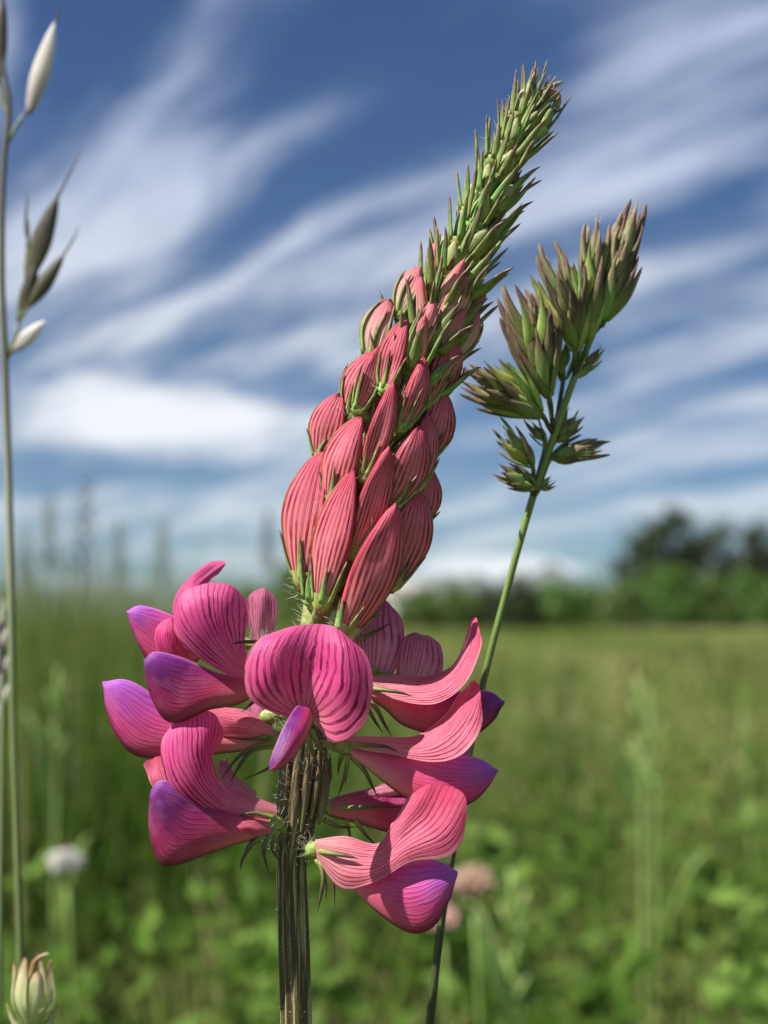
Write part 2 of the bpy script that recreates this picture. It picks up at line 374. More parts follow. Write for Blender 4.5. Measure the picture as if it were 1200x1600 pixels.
finish(g, base, .95, 0, nz, .6, .05)
tag(obj('ground', ground_geo(), M_ground, origin=(0, 0, 0)), None, None, kind='structure')

# mountains far beyond the field
def ridge(dist, x0, x1, hfun, n, depth):
    xs = np.linspace(x0, x1, n); rows = []
    for k, (dy, fz) in enumerate([(-depth, 0), (-depth * .55, .38), (-depth * .25, .75), (0, 1), (depth * .5, .5), (depth, 0)]):
        hz = np.array([hfun(t) for t in xs]) * fz * (1 + .12 * rng.normal(size=n) * (0 < fz < 1))
        rows.append(np.stack([xs, dist + dy + 0 * xs, hz - 1 * (fz == 0) + .2 * (fz == 0)], -1))
    return np.concatenate(rows), grid_faces(6, n), np.zeros((6 * n, 2))
def hf(t):
    u = t / 8800. * D / S + 600      # photo column
    h = 48 + 34 * math.exp(-((u - 835) / 75)**2) + 22 * math.exp(-((u - 690) / 50)**2) + 8 * math.exp(-((u - 250) / 130)**2) + 9 * math.sin(u * .045) + 6 * math.sin(u * .11 + 1) + 25 * math.exp(-((u - 1500) / 300)**2)
    return h * S / D * 8800
M_mt = plain('mountain_forest_rock', ((.05, .07, .05), (.10, .11, .10)))
tag(obj('mountains', ridge(8800, -7000, 7000, hf, 220, 900), M_mt, origin=(0, 8800, 0)), None, None, kind='structure')

# grass: blade colour from a value per blade (u) and position along it (v)
def grass_mat(name, stops, transl=.45):
    m, g = newmat(name); u, v = uvn(g)
    base = g.ramp(u, stops)
    base = g.mix(g.sstep(v, .7, 1.0, 0, .35), base, (.26, .27, .09, 1))
    finish(g, base, .6, transl, spec=.12); return m
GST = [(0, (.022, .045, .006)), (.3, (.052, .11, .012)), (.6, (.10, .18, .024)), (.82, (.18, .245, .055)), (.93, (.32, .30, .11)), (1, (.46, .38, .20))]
M_grass = grass_mat('meadow_grass_blades', GST)
M_leaf = grass_mat('meadow_broad_leaves', [(0, (.032, .07, .008)), (.5, (.075, .15, .018)), (1, (.16, .26, .05))])
def blades(xy, h, w, lean, rnd, levels=4):
    n = len(xy); a = rng.uniform(0, 2 * math.pi, n); b = rng.uniform(0, math.pi, n)
    ld_ = np.stack([np.cos(a), np.sin(a), 0 * a], -1); sd = np.stack([np.cos(b), np.sin(b), 0 * b], -1)
    V = np.empty((n, levels * 2 - 1, 3)); UV = np.empty((n, levels * 2 - 1, 2)); 
    base = np.concatenate([xy, np.zeros((n, 1))], 1)
    for k in range(levels):
        t = k / (levels - 1)
        c = base + ld_ * (lean * h * t**1.8)[:, None]; c[:, 2] += h * (t - .25 * np.minimum(lean, 1.2) * t**2.5)
        ww = w * (1 - t)**.6 * (.55 + .9 * t if t < .5 else 1.0)
        if k < levels - 1:
            V[:, 2 * k] = c - sd * ww[:, None] / 2; V[:, 2 * k + 1] = c + sd * ww[:, None] / 2
            UV[:, 2 * k] = UV[:, 2 * k + 1] = np.stack([rnd, np.full(n, t)], -1)
        else:
            V[:, 2 * k] = c; UV[:, 2 * k] = np.stack([rnd, np.full(n, t)], -1)
    return V, UV
def blade_object(name, batches, mat, label):
    Vs, Fs, Us, off = [], [], [], 0
    for V, UV in batches:
        n, k = V.shape[:2]; lv = (k + 1) // 2
        quad = []
        for i in range(lv - 2): quad.append([2 * i, 2 * i + 1, 2 * i + 3, 2 * i + 2])
        q = np.array(quad)[None] + (np.arange(n) * k + off)[:, None, None]
        t = np.array([[k - 3, k - 2, k - 1]])[None] + (np.arange(n) * k + off)[:, None, None]
        Vs.append(V.reshape(-1, 3)); Us.append(UV.reshape(-1, 2)); Fs.append((q.reshape(-1, 4), t.reshape(-1, 3))); off += n * k
    V = np.concatenate(Vs).astype(np.float32); U = np.concatenate(Us).astype(np.float32)
    Q = np.concatenate([a for a, _ in Fs]); T = np.concatenate([b for _, b in Fs])
    me = bpy.data.meshes.new(name); me.vertices.add(len(V)); me.vertices.foreach_set('co', V.ravel())
    li = np.concatenate([Q.ravel(), T.ravel()]).astype(np.int32); me.loops.add(len(li)); me.loops.foreach_set('vertex_index', li)
    ls = np.concatenate([np.arange(len(Q)) * 4, len(Q) * 4 + np.arange(len(T)) * 3]).astype(np.int32)
    me.polygons.add(len(ls)); me.polygons.foreach_set('loop_start', ls)
    me.polygons.foreach_set('use_smooth', np.ones(len(ls), bool))
    L = me.uv_layers.new(name='uv'); L.data.foreach_set('uv', U[li].ravel())
    me.materials.append(mat); me.update(calc_edges=True); me.validate()
    o = bpy.data.objects.new(name, me); col.objects.link(o); tag(o, label, 'grass', kind='stuff'); ORG[o] = np.zeros(3); return o
def wedge(n, r0, r1, ha, pw=1.0):
    r = np.sqrt(rng.uniform(r0**2, r1**2, n)) if pw == 1.0 else r0 * (r1 / r0)**rng.uniform(0, 1, n)
    a = rng.uniform(-ha, ha, n)
    return np.stack([r * np.sin(a), r * np.cos(a) - D], -1), r, a
def lowf(xy, sc_, seed):
    s = np.random.default_rng(seed); out = 0
    for k in range(5):
        f = sc_ * s.uniform(.6, 1.6); t = s.uniform(0, 6.3); ph = s.uniform(0, 6.3)
        out = out + np.sin(f * (xy[:, 0] * math.cos(t) + xy[:, 1] * math.sin(t)) + ph)
    return out / 3
bt = []
# near sward
xy, r, a = wedge(15000, .42, 3.2, R(42)); keep = r > .42
h = .12 + .08 * lowf(xy, 9., 1) + rng.normal(0, .04, len(r)); h = np.clip(h, .03, .30)
left = np.clip((-a - R(1)) / R(8), 0, 1)
h = h + left * np.clip((r - .9) / .5, 0, 1) * rng.uniform(.05, .33, len(r))
rnd = np.clip(.34 + .28 * lowf(xy, 8., 2) + rng.normal(0, .2, len(r)), 0, 1)
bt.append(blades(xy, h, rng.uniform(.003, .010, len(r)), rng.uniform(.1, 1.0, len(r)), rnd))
# taller stems on the left of the flower
xy, r, a = wedge(42000, 1.0, 3.2, R(40)); k_ = a < -R(1.5) - R(3) * rng.uniform(0, 1, len(a)); xy, r, a = xy[k_], r[k_], a[k_]
bt.append(blades(xy, np.clip(rng.normal(.515, .04, len(r)) + np.clip((-a - R(4)) / R(8), 0, 1) * .04, .3, .63), rng.uniform(.002, .005, len(r)), rng.uniform(.02, .28, len(r)), np.clip(rng.normal(.45, .22, len(r)), 0, 1)))
# tufts of their own height and tint
nc = 1250; cx, cr_, ca = wedge(nc, .62, 15, R(38), 2.0); hh = rng.uniform(.16, .36, nc); rr_ = rng.choice([.0, .05, .3, .55, .7, .85, .95], nc); cs_ = .016 * (cr_ / .7)**.9
idx = np.repeat(np.arange(nc), 44); xy = cx[idx] + rng.normal(size=(len(idx), 2)) * cs_[idx][:, None]; r = cr_[idx]
bt.append(blades(xy, np.clip(hh[idx] + rng.normal(0, .03, len(idx)), .1, .45), rng.uniform(.003, .008, len(idx)) * (1 + r / 6), rng.uniform(.05, .7, len(idx)), np.clip(rr_[idx] + rng.normal(0, .06, len(idx)), 0, 1)))
# pale flowering stems over the open field
xy, r, a = wedge(10000, 1.4, 16, R(38), 2.0)
bt.append(blades(xy, np.clip(rng.normal(.34, .04, len(r)), .2, .44), rng.uniform(.002, .006, len(r)) * (1 + r / 8), rng.uniform(.02, .4, len(r)), rng.uniform(.72, 1.0, len(r))))
# middle
xy, r, a = wedge(60000, 3.0, 14, R(38)); left = np.clip((-a - R(1)) / R(8), 0, 1)
h = .22 + .06 * lowf(xy, 3.0, 3) + rng.normal(0, .05, len(r)); h = np.clip(h, .08, .42) + left * rng.uniform(.05, .30, len(r)) * (r < 6)
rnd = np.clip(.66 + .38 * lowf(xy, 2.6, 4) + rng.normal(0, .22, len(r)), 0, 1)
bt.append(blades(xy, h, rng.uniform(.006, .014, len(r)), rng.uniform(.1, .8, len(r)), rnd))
# far
xy, r, a = wedge(80000, 13, 75, R(34), 2.0)
h = np.clip(.26 + .03 * lowf(xy, .5, 5) + rng.normal(0, .05, len(r)), .1, .42)
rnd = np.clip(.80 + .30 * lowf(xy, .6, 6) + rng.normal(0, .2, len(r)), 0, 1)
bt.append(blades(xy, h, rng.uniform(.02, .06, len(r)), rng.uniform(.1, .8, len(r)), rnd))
blade_object('meadow_grass', bt, M_grass, 'green meadow grass covering the field behind the flower')
# broad leaves among the grass
xy, r, a = wedge(2000, .6, 5.0, R(40), 2.0)
cc = np.concatenate([xy, np.clip(rng.normal(.22, .07, len(r)), .06, .34)[:, None]], 1); tint = rng.uniform(0, 1, len(r)); ix = np.repeat(np.arange(len(r)), 22); n = len(ix)
c = cc[ix] + rng.normal(size=(n, 3)) * (.013 * (r[ix] / .7)**.7)[:, None]
ax = nrm(rng.normal(size=(n, 3)) * [1, 1, .6]); sd = nrm(np.cross(ax, rng.normal(size=(n, 3)) * .5 + [0, 0, 1.])); nn = np.cross(ax, sd)
L_ = rng.uniform(.012, .030, n)[:, None]; w_ = L_ * rng.uniform(.3, .55, n)[:, None]
V = np.stack([c - ax * L_ * .02 - sd * w_ * .08, c - ax * L_ * .02 + sd * w_ * .08, c + ax * L_ * .45 - sd * w_ * .5 + nn * w_ * .2, c + ax * L_ * .45 + sd * w_ * .5 + nn * w_ * .2,
              c + ax * L_ * .8 - sd * w_ * .32, c + ax * L_ * .8 + sd * w_ * .32, c + ax * L_ - nn * w_ * .3], 1)
rn = np.clip(tint[ix] + rng.normal(0, .15, n), 0, 1); UV = np.stack([np.repeat(rn[:, None], 7, 1), np.repeat(np.array([[0, 0, .3, .3, .5, .5, .6]]), n, 0)], -1)
blade_object('meadow_leaves', [(V, UV)], M_leaf, 'small broad green leaves growing among the meadow grass')

# ------------------------------------------------------------------ trees and bushes
def leaf_mat(name, c0, c1):
    m, g = newmat(name); u, v = uvn(g)
    finish(g, g.mix(u, (*c0, 1), (*c1, 1)), .5, .45, spec=.3); return m
M_lf_dark = leaf_mat('foliage_dark', (.024, .04, .014), (.065, .09, .03))
M_lf_mid = leaf_mat('foliage_mid', (.065, .12, .025), (.15, .22, .055))
M_lf_bright = leaf_mat('foliage_bright', (.07, .15, .02), (.13, .24, .045))
M_bark, g = newmat('bark'); oc = g.n('ShaderNodeTexCoord').outputs['Object']
finish(g, g.mix(g.noise(oc, 6.0, 5.), (.05, .035, .025, 1), (.13, .10, .075, 1)), .9, 0)
def leaf_cloud(lobes, n, size, seed):
    s = np.random.default_rng(seed); vol = np.array([l[3] * l[4] * l[5] for l in lobes])**.7; k = s.choice(len(lobes), n, p=vol / vol.sum())
    L = np.array(lobes)[k]
    dr = nrm(s.normal(size=(n, 3))); rad = s.uniform(0, 1, n)**.45 * (1 + .18 * s.normal(size=n))
    # clumps: pull towards random clump centres
    c = L[:, :3] + dr * rad[:, None] * L[:, 3:6]
    cc = c[s.integers(0, n, max(8, n // 28))]; q = s.integers(0, len(cc), n)
    sel = s.uniform(size=n) < .55
    c[sel] = cc[q][sel] + s.normal(size=(sel.sum(), 3)) * size * 1.1
    a = nrm(s.normal(size=(n, 3))); b = nrm(np.cross(a, s.normal(size=(n, 3)))); sz = (size * s.uniform(.5, 1.2, n))[:, None]
    V = np.stack([c - a * sz * .6, c - b * sz * .33, c + a * sz * .6, c + b * sz * .33], 1)
    u = s.uniform(0, 1, n)
    return V.reshape(-1, 3), [(4 * i, 4 * i + 1, 4 * i + 2, 4 * i + 3) for i in range(n)], np.repeat(np.stack([u, u], -1), 4, 0)
def tree(name, px, dist, top_py, half_w, label, cat, mat, seed, base_frac=.25, n=1500, group=None, lobes_n=9, leaf=.34, cone=0.0):
    s = random.Random(seed)
    bx = (px - 600) * S / D * dist; by = dist - D
    H = CAMH + (968 - top_py) * S / D * dist; Wd = half_w * S / D * dist
    t = empty(name, (bx, by, 0), label, cat, group)
    lobes = []
    for k in range(lobes_n):
        f = (k + .5) / lobes_n; zc = H * (base_frac + (1 - base_frac) * (.12 + .74 * f))
        sp_ = Wd * (1 - .6 * abs(f - .35) - cone * f); an = k * 2.4 + s.uniform(-.4, .4)
        lr = Wd * s.uniform(.36, .55) * (1 - .35 * f - cone * .4 * f)
        lobes.append((bx + math.cos(an) * sp_ * .55, by + math.sin(an) * sp_ * .55, zc, lr, lr, min(lr * .85, H * .2)))
    obj('crown', leaf_cloud(lobes, n, leaf, seed), mat, t)
    g_ = [tube([(bx, by, -.1), (bx + .02 * H, by, H * .35), (bx, by + .02 * H, H * .8)], [H * .03, H * .02, H * .006], 8, 10)]
    for l in lobes[:6]:
        z0 = max(.15 * H, l[2] - H * .2); g_.append(tube([(bx, by, z0), ((bx + l[0]) / 2, (by + l[1]) / 2, (z0 + l[2]) / 2 + .05 * H), l[:3]], [H * .012, H * .008, H * .003], 6, 6))
    obj('trunk', join(g_), M_bark, t); return t
tree('broadleaf_tree', 1045, 74, 778, 62, 'tallest dark tree with rounded top rising behind the hedge', 'tree', M_lf_dark, 1, .12, 2600, 'trees behind the hedge')
tree('broadleaf_tree', 1000, 78, 812, 46, 'dark tree standing between the tallest tree and the open sky', 'tree', M_lf_dark, 2, .12, 1800, 'trees behind the hedge')
tree('broadleaf_tree', 1110, 80, 800, 55, 'dark tree with flattened crown beside the tallest tree', 'tree', M_lf_dark, 3, .12, 2000, 'trees behind the hedge')
tree('broadleaf_tree', 1180, 72, 800, 48, 'loose dark tree with sky gaps at the far end of the tree group', 'tree', M_lf_dark, 4, .2, 1300, 'trees behind the hedge')
tree('broadleaf_tree', 1235, 76, 815, 60, 'dark tree continuing the tree group past the loose crowned one', 'tree', M_lf_dark, 14, .12, 1800, 'trees behind the hedge')
tree('round_bush', 1030, 62, 882, 55, 'bright green round bush in front of the dark trees', 'bush', M_lf_bright, 5, .02, 1500, 'hedge at the field edge', leaf=.26)
hedge = [(655, 925, 40, 'M', 'low bush beside the pale house wall'), (715, 915, 42, 'M', 'bush under the low hills in the gap of the hedge'), (760, 922, 38, 'D', 'small dark bush where the grass stalk crosses the hedge'),
         (812, 900, 34, 'D', 'dark pointed bush rising a little above the hedge gap'), (870, 905, 44, 'B', 'fresh green bush between the pointed bush and the round bright one'), (930, 915, 45, 'M', 'mid green bush beside the round bright bush'),
         (975, 905, 36, 'M', 'bush tucked against the round bright bush below the dark trees'), (1110, 905, 52, 'M', 'broad bush below the flat crowned tree'), (1175, 895, 50, 'B', 'tall green bush below the loose dark tree'), (1240, 900, 55, 'M', 'bush at the end of the hedge below the last dark tree')]
for i, (bx, ty, hw, k, lab) in enumerate(hedge):
    tree('hedge_bush', bx, 60 + (i % 3) * 2.5, ty, hw, lab, 'bush', {'M': M_lf_mid, 'D': M_lf_dark, 'B': M_lf_bright}[k], 20 + i, .02, 2400, 'hedge at the field edge', 8, .26)
for i, (bx, ty, hw, lab) in enumerate([(455, 872, 42, 'dark bush on the horizon behind the spike base'), (395, 915, 40, 'low bush on the horizon behind the blossoms'), (330, 922, 40, 'low bush farther along the horizon beside the meadow grass'), (540, 905, 45, 'bush on the horizon directly behind the flower stem')]):
    tree('field_bush', bx, 64, ty, hw, lab, 'bush', M_lf_mid, 40 + i, .02, 2400, 'bushes along the meadow horizon', 8, .26)
# pale house wall between the bushes
hx, hy = (640 - 600) * S / D * 70, 70.
M_wall = plain('house_render', ((.52, .50, .44), (.60, .57, .50))); M_roof = plain('house_roof', ((.36, .34, .31), (.42, .40, .36))); M_dark = plain('window_glass_dark', ((.03, .035, .04), (.05, .05, .06)), .2)
def box(x0, x1, y0, y1, z0, z1):
    v = np.array([(a, b, c) for a in (x0, x1) for b in (y0, y1) for c in (z0, z1)], float)
    return v, [(0, 1, 3, 2), (4, 6, 7, 5), (0, 4, 5, 1), (2, 3, 7, 6), (0, 2, 6, 4), (1, 5, 7, 3)], np.zeros((8, 2))
hs = empty('small_house', (hx, hy, 0), 'small pale walled house half hidden by bushes at the field edge', 'house')
obj('wall', box(hx - 1.1, hx + 1.1, hy - 1.3, hy + 1.3, 0, 1.75), M_wall, hs)
v = np.array([(hx - 1.25, hy - 1.5, 1.752), (hx + 1.25, hy - 1.5, 1.752), (hx + 1.25, hy + 1.5, 1.752), (hx - 1.25, hy + 1.5, 1.752), (hx - 1.25, hy, 2.45), (hx + 1.25, hy, 2.45)])
obj('roof', (v, [(0, 1, 5, 4), (2, 3, 4, 5), (0, 4, 3), (1, 2, 5), (0, 3, 2, 1)], np.zeros((6, 2))), M_roof, hs)
for k in (-.5, .5): obj('window', box(hx + k - .22, hx + k + .22, hy - 1.33, hy - 1.302, .8, 1.35), M_dark, hs)
obj('door', box(hx - .18, hx + .18, hy - 1.33, hy - 1.302, 0, .01 + 1.3), M_roof, hs)

# ------------------------------------------------------------------ sainfoin
def ground_below(p, dx=0, dy=0): return np.array([p[0] + dx, p[1] + dy, -0.002])
stem_px = [(463, 1600, 0), (459, 1480, 0), (455, 1360, 0), (458, 1320, 0), (466, 1260, 0), (474, 1190, 0), (480, 1120, 0), (486, 1050, 0), (489, 985, 0)]
stem_r = [23, 23, 22, 25, 31, 34, 27, 20, 19]
axis_px = [(489, 985, 0), (510, 905, 0), (555, 795, 0), (605, 680, 0), (655, 565, 0), (702, 450, 0), (750, 340, 0), (797, 232, 0), (836, 150, 0)]
sw = W(np.array(stem_px, float)); gb = ground_below(sw[0], .004, .01)
plant = empty('sainfoin_plant', gb, 'pink and purple sainfoin flower spike with green tip on a ribbed stem', 'flower')
obj('stem', stem_tube(gb, sw, np.array(stem_r) * S, 24 * S, 48, ribs=9, ribd=.10, twist=.9), M_stem, plant)
aw = W(np.array(axis_px, float))
obj('spike_axis', tube(aw, np.array([19, 24, 26, 25, 23, 20, 16, 12, 7]) * S, 20, 60, ribs=7, ribd=.1), M_axis, plant)
hair_r, hair_d, hair_l = [], [], []
def hair_on(pts, rad, n, ln, up=.4):
    c = cr(pts, n); c = c[rng.integers(0, n, n)] + rng.normal(size=(n, 3)) * 2 * S
    dd = rng.normal(size=(n, 3)) + np.array([0, -.15, up]); tg = nrm(pts[-1] - pts[0]); dd = nrm(dd - .7 * np.outer(dd @ tg, tg))
    hair_r.extend(c + dd * rad); hair_d.extend(dd + rng.normal(size=(n, 3)) * .35 + np.array([0, 0, up])); hair_l.extend(rng.uniform(.3, 1.25, n)**1.3 * ln)

# calyx templates (unit length along z)
def calyx_geo(seed, splay=.06, cupr=.14, top=.70, cm=None):
    s = random.Random(seed); gs = []
    zz = np.array([0, .06, .14, .24]); rr = np.array([.045, .11, cupr, cupr * .98]); th = np.linspace(0, 2 * math.pi, 12, endpoint=False)
    V = np.array([[r * math.cos(t), r * math.sin(t), z] for r, z in zip(rr, zz) for t in th])
    gs.append((V, grid_faces(4, 12, True), np.array([[t / 6.3, z] for z in zz for t in th])))
    for k in range(5):
        a = 2 * math.pi * k / 5 + s.uniform(-.2, .2); L = s.uniform(.82, 1.05); sp_ = splay + s.uniform(-.03, .05)
        o = np.array([math.cos(a), math.sin(a), 0]); tn = np.array([-math.sin(a), math.cos(a), 0])
        c = [o * cupr * .9 + np.array([0, 0, .18]), o * (cupr + .01 + sp_ * .3) + np.array([0, 0, .18 + (L - .18) * .4]) + tn * s.uniform(-.01, .01), o * (cupr + sp_ * .8) + np.array([0, 0, .18 + (L - .18) * .75]), o * (cupr + sp_ * 1.2) + tn * s.uniform(-.03, .03) + np.array([0, 0, L])]
        c = np.array(c); wv = np.array([.052, .05, .03, .003])[:, None]
        v, f, uv = lens(c + tn * wv, c - tn * wv, .045, 9, 8, base=1.0, world=True)
        uv = np.stack([uv[:, 0], .2 + .8 * uv[:, 1]], -1); gs.append((v, f, uv))
    out = [mesh('calyx_cup', *gs[0], [M_calyx])] + [mesh('calyx_tooth', *q, [M_calyx]) for q in gs[1:]]
    zc = np.linspace(.16, top, 8)
    c = np.stack([0 * zc, 0 * zc, zc], -1); w_ = np.array([.07, .1, .115, .115, .10, .075, .045, .004])
    return out, mesh('petal', *lens(c + np.outer(w_, [1, 0, 0]), c - np.outer(w_, [1, 0, 0]), .17, 12, 10, base=.9, world=True), [cm or M_core])
CAL = [calyx_geo(k) for k in range(5)]; CALP = [calyx_geo(k + 20, top=.95, cm=M_bud_young) for k in range(4)]
def green_bud(k, base, along, side, L, sx=1., sy=1., pink=False):
    parts, core = CALP[k % 4] if pink else CAL[k % 5]
    b_ = place('green_bud', parts[0], base, along, side, L, plant, sx, sy)
    for nm, me in [('calyx_tooth', q) for q in parts[1:]] + [('petal', core)]:
        c_ = bpy.data.objects.new(nm, me); col.objects.link(c_); c_.parent = b_
    return b_
def place(name, me, base, along, side, L, parent, sx=1., sy=1.):
    z = nrm(np.asarray(along)); x_ = nrm(side - z * np.dot(side, z)); y_ = np.cross(z, x_)
    M = Matrix([[x_[i] * L * sx, y_[i] * L * sy, z[i] * L, base[i] - ORG[parent][i]] for i in range(3)] + [[0, 0, 0, 1]])
    o = bpy.data.objects.new(name, me); col.objects.link(o); o.parent = parent; o.matrix_local = M; ORG[o] = np.asarray(base); return o

# rose buds on the lower spike: base, tip, width, bulge side, depth at base and tip, young
BUDS = [((540, 985), (618, 795), 78, 1, 38, 70, 0), ((503, 940), (549, 742), 64, -1, 42, 66, 0), ((476, 905), (500, 712), 84, -1, 12, 26, 0),
        ((553, 862), (607, 704), 52, 1, 46, 64, 0), ((520, 785), (560, 655), 62, -1, 36, 50, 0), ((502, 715), (529, 618), 64, -1, 8, 20, 0),
        ((570, 742), (613, 602), 46, 1, 48, 62, 0), ((607, 790), (656, 670), 66, 1, 30, 44, 0), ((612, 912), (654, 770), 72, 1, 6, 18, 0),
        ((640, 828), (668, 730), 60, 1, -16, -4, 0), ((654, 722), (694, 616), 66, 1, -4, 8, 0), ((628, 668), (662, 562), 44, 1, 40, 54, 0),
        ((545, 650), (584, 552), 62, -1, 14, 26, 0), ((668, 632), (708, 526), 58, 1, 8, 18, 0), ((600, 606), (632, 502), 48, -1, 44, 54, 0),
        ((577, 556), (609, 472), 56, -1, 12, 22, 1), ((640, 560), (677, 470), 42, 1, 44, 54, 1), ((690, 510), (727, 432), 46, 1, 34, 44, 1),
        ((705, 560), (741, 480), 50, 1, -4, 4, 1), ((622, 490), (655, 420), 44, -1, 20, 28, 1),
        ((586, 700), (612, 590), 50, -1, 16, 24, 0), ((560, 640), (592, 545), 46, 1, 30, 36, 0), ((650, 760), (668, 650), 46, 1, 24, 30, 0), ((560, 900), (590, 770), 60, 1, -40, -50, 0), ((600, 750), (640, 640), 60, 1, -50, -58, 0), ((520, 850), (540, 720), 60, -1, -40, -50, 0)]
def axis_at(py):
    for p, q in zip(aw[:-1], aw[1:]): pass
    t = np.interp(py, [a[1] for a in axis_px[::-1]], np.arange(len(axis_px))[::-1]); i = min(int(t), len(aw) - 2); return aw[i] + (aw[i + 1] - aw[i]) * (t - i)
for (b, t, wdt, sd, w0, w1, yg) in BUDS:
    b = np.array(b, float); t = np.array(t, float); dv = t - b; b = b - dv * .09; t = t + dv * .04; dv = t - b; wdt = wdt * (.86 if b[1] < 760 else .93); L = np.linalg.norm(dv); dv /= L; nv_ = np.array([-dv[1], dv[0]]) * 1.0
    # screen-right normal of the bud
    if nv_[0] < 0: nv_ = -nv_
    vs = np.array([0, .12, .3, .5, .7, .87, .96, 1.0]); pr = np.array([.26, .50, .82, 1.0, .88, .54, .27, .03])
    bow = np.array([-.04, .01, .07, .12, .12, .06, .0, -.05]) * wdt * random.uniform(.8, 1.2)
    ww = w0 + (w1 - w0) * (1 - (1 - vs)**2)
    cen = b + np.outer(vs * L, dv) + np.outer(bow * sd, nv_)
    tp = np.concatenate([cen - np.outer(pr * wdt / 2, nv_) * sd, (ww + wdt * .22 * pr)[:, None]], 1)
    bt_ = np.concatenate([cen + np.outer(pr * wdt / 2, nv_) * sd, (ww - wdt * .22 * pr)[:, None]], 1)
    bw = W(np.array([b[0], b[1], w0 * .9])); root = axis_at(b[1] + 30)
    bo = obj('bud', tube([root, (root + bw) / 2 + UP * 4 * S, bw + (W(np.array([t[0], t[1], w1])) - bw) * .06], np.array([7, 8, 11]) * S, 10, 8), M_axis, plant)
    geo = lens(tp, bt_, wdt * .40, 36, 28, base=.7, sharp=4., pw=-.12, bump=2.6)
    obj('petal', geo, M_bud_young if yg else M_bud, bo)
    along = W(np.array([t[0], t[1], w1])) - bw
    grid = geo[0].reshape(36, 28, 3); cen3 = grid.mean(1, keepdims=True)
    def surf(v_, th_, off):
        i = min(int(v_ * 35), 34); fr = v_ * 35 - i; j = int(th_ / (2 * math.pi) * 28) % 28
        q = grid[i, j] * (1 - fr) + grid[i + 1, j] * fr; c_ = cen3[i, 0] * (1 - fr) + cen3[i + 1, 0] * fr
        return q + nrm(q - c_) * off * S
    cup = (grid[:6] - cen3[:6]) * np.array([.5, .8, 1.0, 1.06, 1.07, 1.06])[:, None, None] + nrm(grid[:6] - cen3[:6]) * np.array([2, 3, 3, 2, 1.5, 1.2])[:, None, None] * S + cen3[:6]
    gs = [(cup.reshape(-1, 3), grid_faces(6, 28, True), np.array([[j / 28, .05 * i] for i in range(6) for j in range(28)]))]
    tl = random.uniform(.72, .9) if yg else np.interp(b[1], [600, 720, 900], [.68, .52, .36]) * random.uniform(.85, 1.15)
    for k in range(6):
        th_ = k * math.pi / 3 + random.uniform(-.25, .25) + .5; le = tl * random.uniform(.85, 1.15); tws = random.uniform(-.3, .3)
        vk = [.08, .08 + (le - .08) * .4, .08 + (le - .08) * .75, le]
        c_ = np.array([surf(v_, th_ + tws * v_, o_) for v_, o_ in zip(vk, (1.0, 1.8, 2.2, 3 + random.uniform(0, 4)))])
        sd2 = nrm(np.cross(np.gradient(c_, axis=0), c_ - cen3[:4, 0])); hw2 = np.array([5.0, 4.0, 2.3, .3])[:, None] * S * (wdt / 55)
        v_, f_, uv_ = lens(c_ + sd2 * hw2, c_ - sd2 * hw2, 4.5 * S, 10, 8, base=1., world=True)
        obj('calyx_tooth', (v_, f_, np.stack([uv_[:, 0], .2 + .8 * uv_[:, 1]], -1)), M_calyx, bo)
    obj('calyx', gs[0], M_calyx, bo)
    hair_on(np.stack([bw - nrm(along) * 8 * S, bw + along * .18]), wdt * .22 * S, 44, 18 * S)
# green calyces higher up: golden-angle spiral round the axis
def axis_t(t):
    p = cr(aw, 200); i = min(int(t * 199), 198); return p[i], nrm(p[i + 1] - p[i])
N = 46
for k in range(N):
    t = .43 + (.955 - .43) * (k / (N - 1))**.94
    p, tg = axis_t(t); ph = k * 2.39996 + .4
    e1 = nrm(np.cross(tg, FW)); e2 = np.cross(tg, e1); rd = math.cos(ph) * e1 + math.sin(ph) * e2
    f = (t - .43) / .555
    al_ = R(27 - 12 * f + random.uniform(-4, 4)); L = (114 - 44 * f) * random.uniform(.9, 1.1) * S
    toward = np.dot(rd, -FW)
    pk = p + rd * (19 - 10 * f) * S
    yo = green_bud(k, pk, tg * math.cos(al_) + rd * math.sin(al_), np.cross(tg, rd) + .3 * rd, L, sx=random.uniform(1.3, 1.8) * (1 - .2 * f), sy=random.uniform(1.15, 1.5) * (1 - .2 * f), pink=t < .60 and k % 5 != 0)
    hair_on(np.stack([pk, pk + (tg + rd * .5) * L * .5]), 8 * S, 16, 15 * S)
for k in range(30):                                   # calyces tucked between the rosy buds
    t = .06 + .40 * k / 29; p_, tg = axis_t(t); ph = k * 2.39996 + 1.1
    e1 = nrm(np.cross(tg, FW)); e2 = np.cross(tg, e1); rd = math.cos(ph) * e1 + math.sin(ph) * e2; al_ = R(11 + random.uniform(-3, 4))
    green_bud(k + 2, p_ + rd * 20 * S, tg * math.cos(al_) + rd * math.sin(al_), np.cross(tg, rd), random.uniform(72, 92) * S, 1.5, 1.3, k % 3 != 0)
# withered tip
p = lambda *a: W(np.array(a, float))
obj('withered_tip', join([tube([p(842, 175, 4), p(850, 150, 10), p(868, 150, 10), p(872, 170, 6)], np.array([8, 11, 9, 3]) * S, 8, 12),
                          tube([p(845, 160, 4), p(858, 138, 4), p(878, 128, 0)], np.array([5, 6, 2]) * S, 6, 8)]), M_wither, plant)
green_bud(1, p(822, 190, 4), W(np.array([836, 88, 0.])) - p(822, 190, 4), RT, 100 * S, .8, .8)
green_bud(2, p(835, 215, 10), W(np.array([880, 140, 0.])) - p(835, 215, 10), RT, 88 * S, 1., 1.)

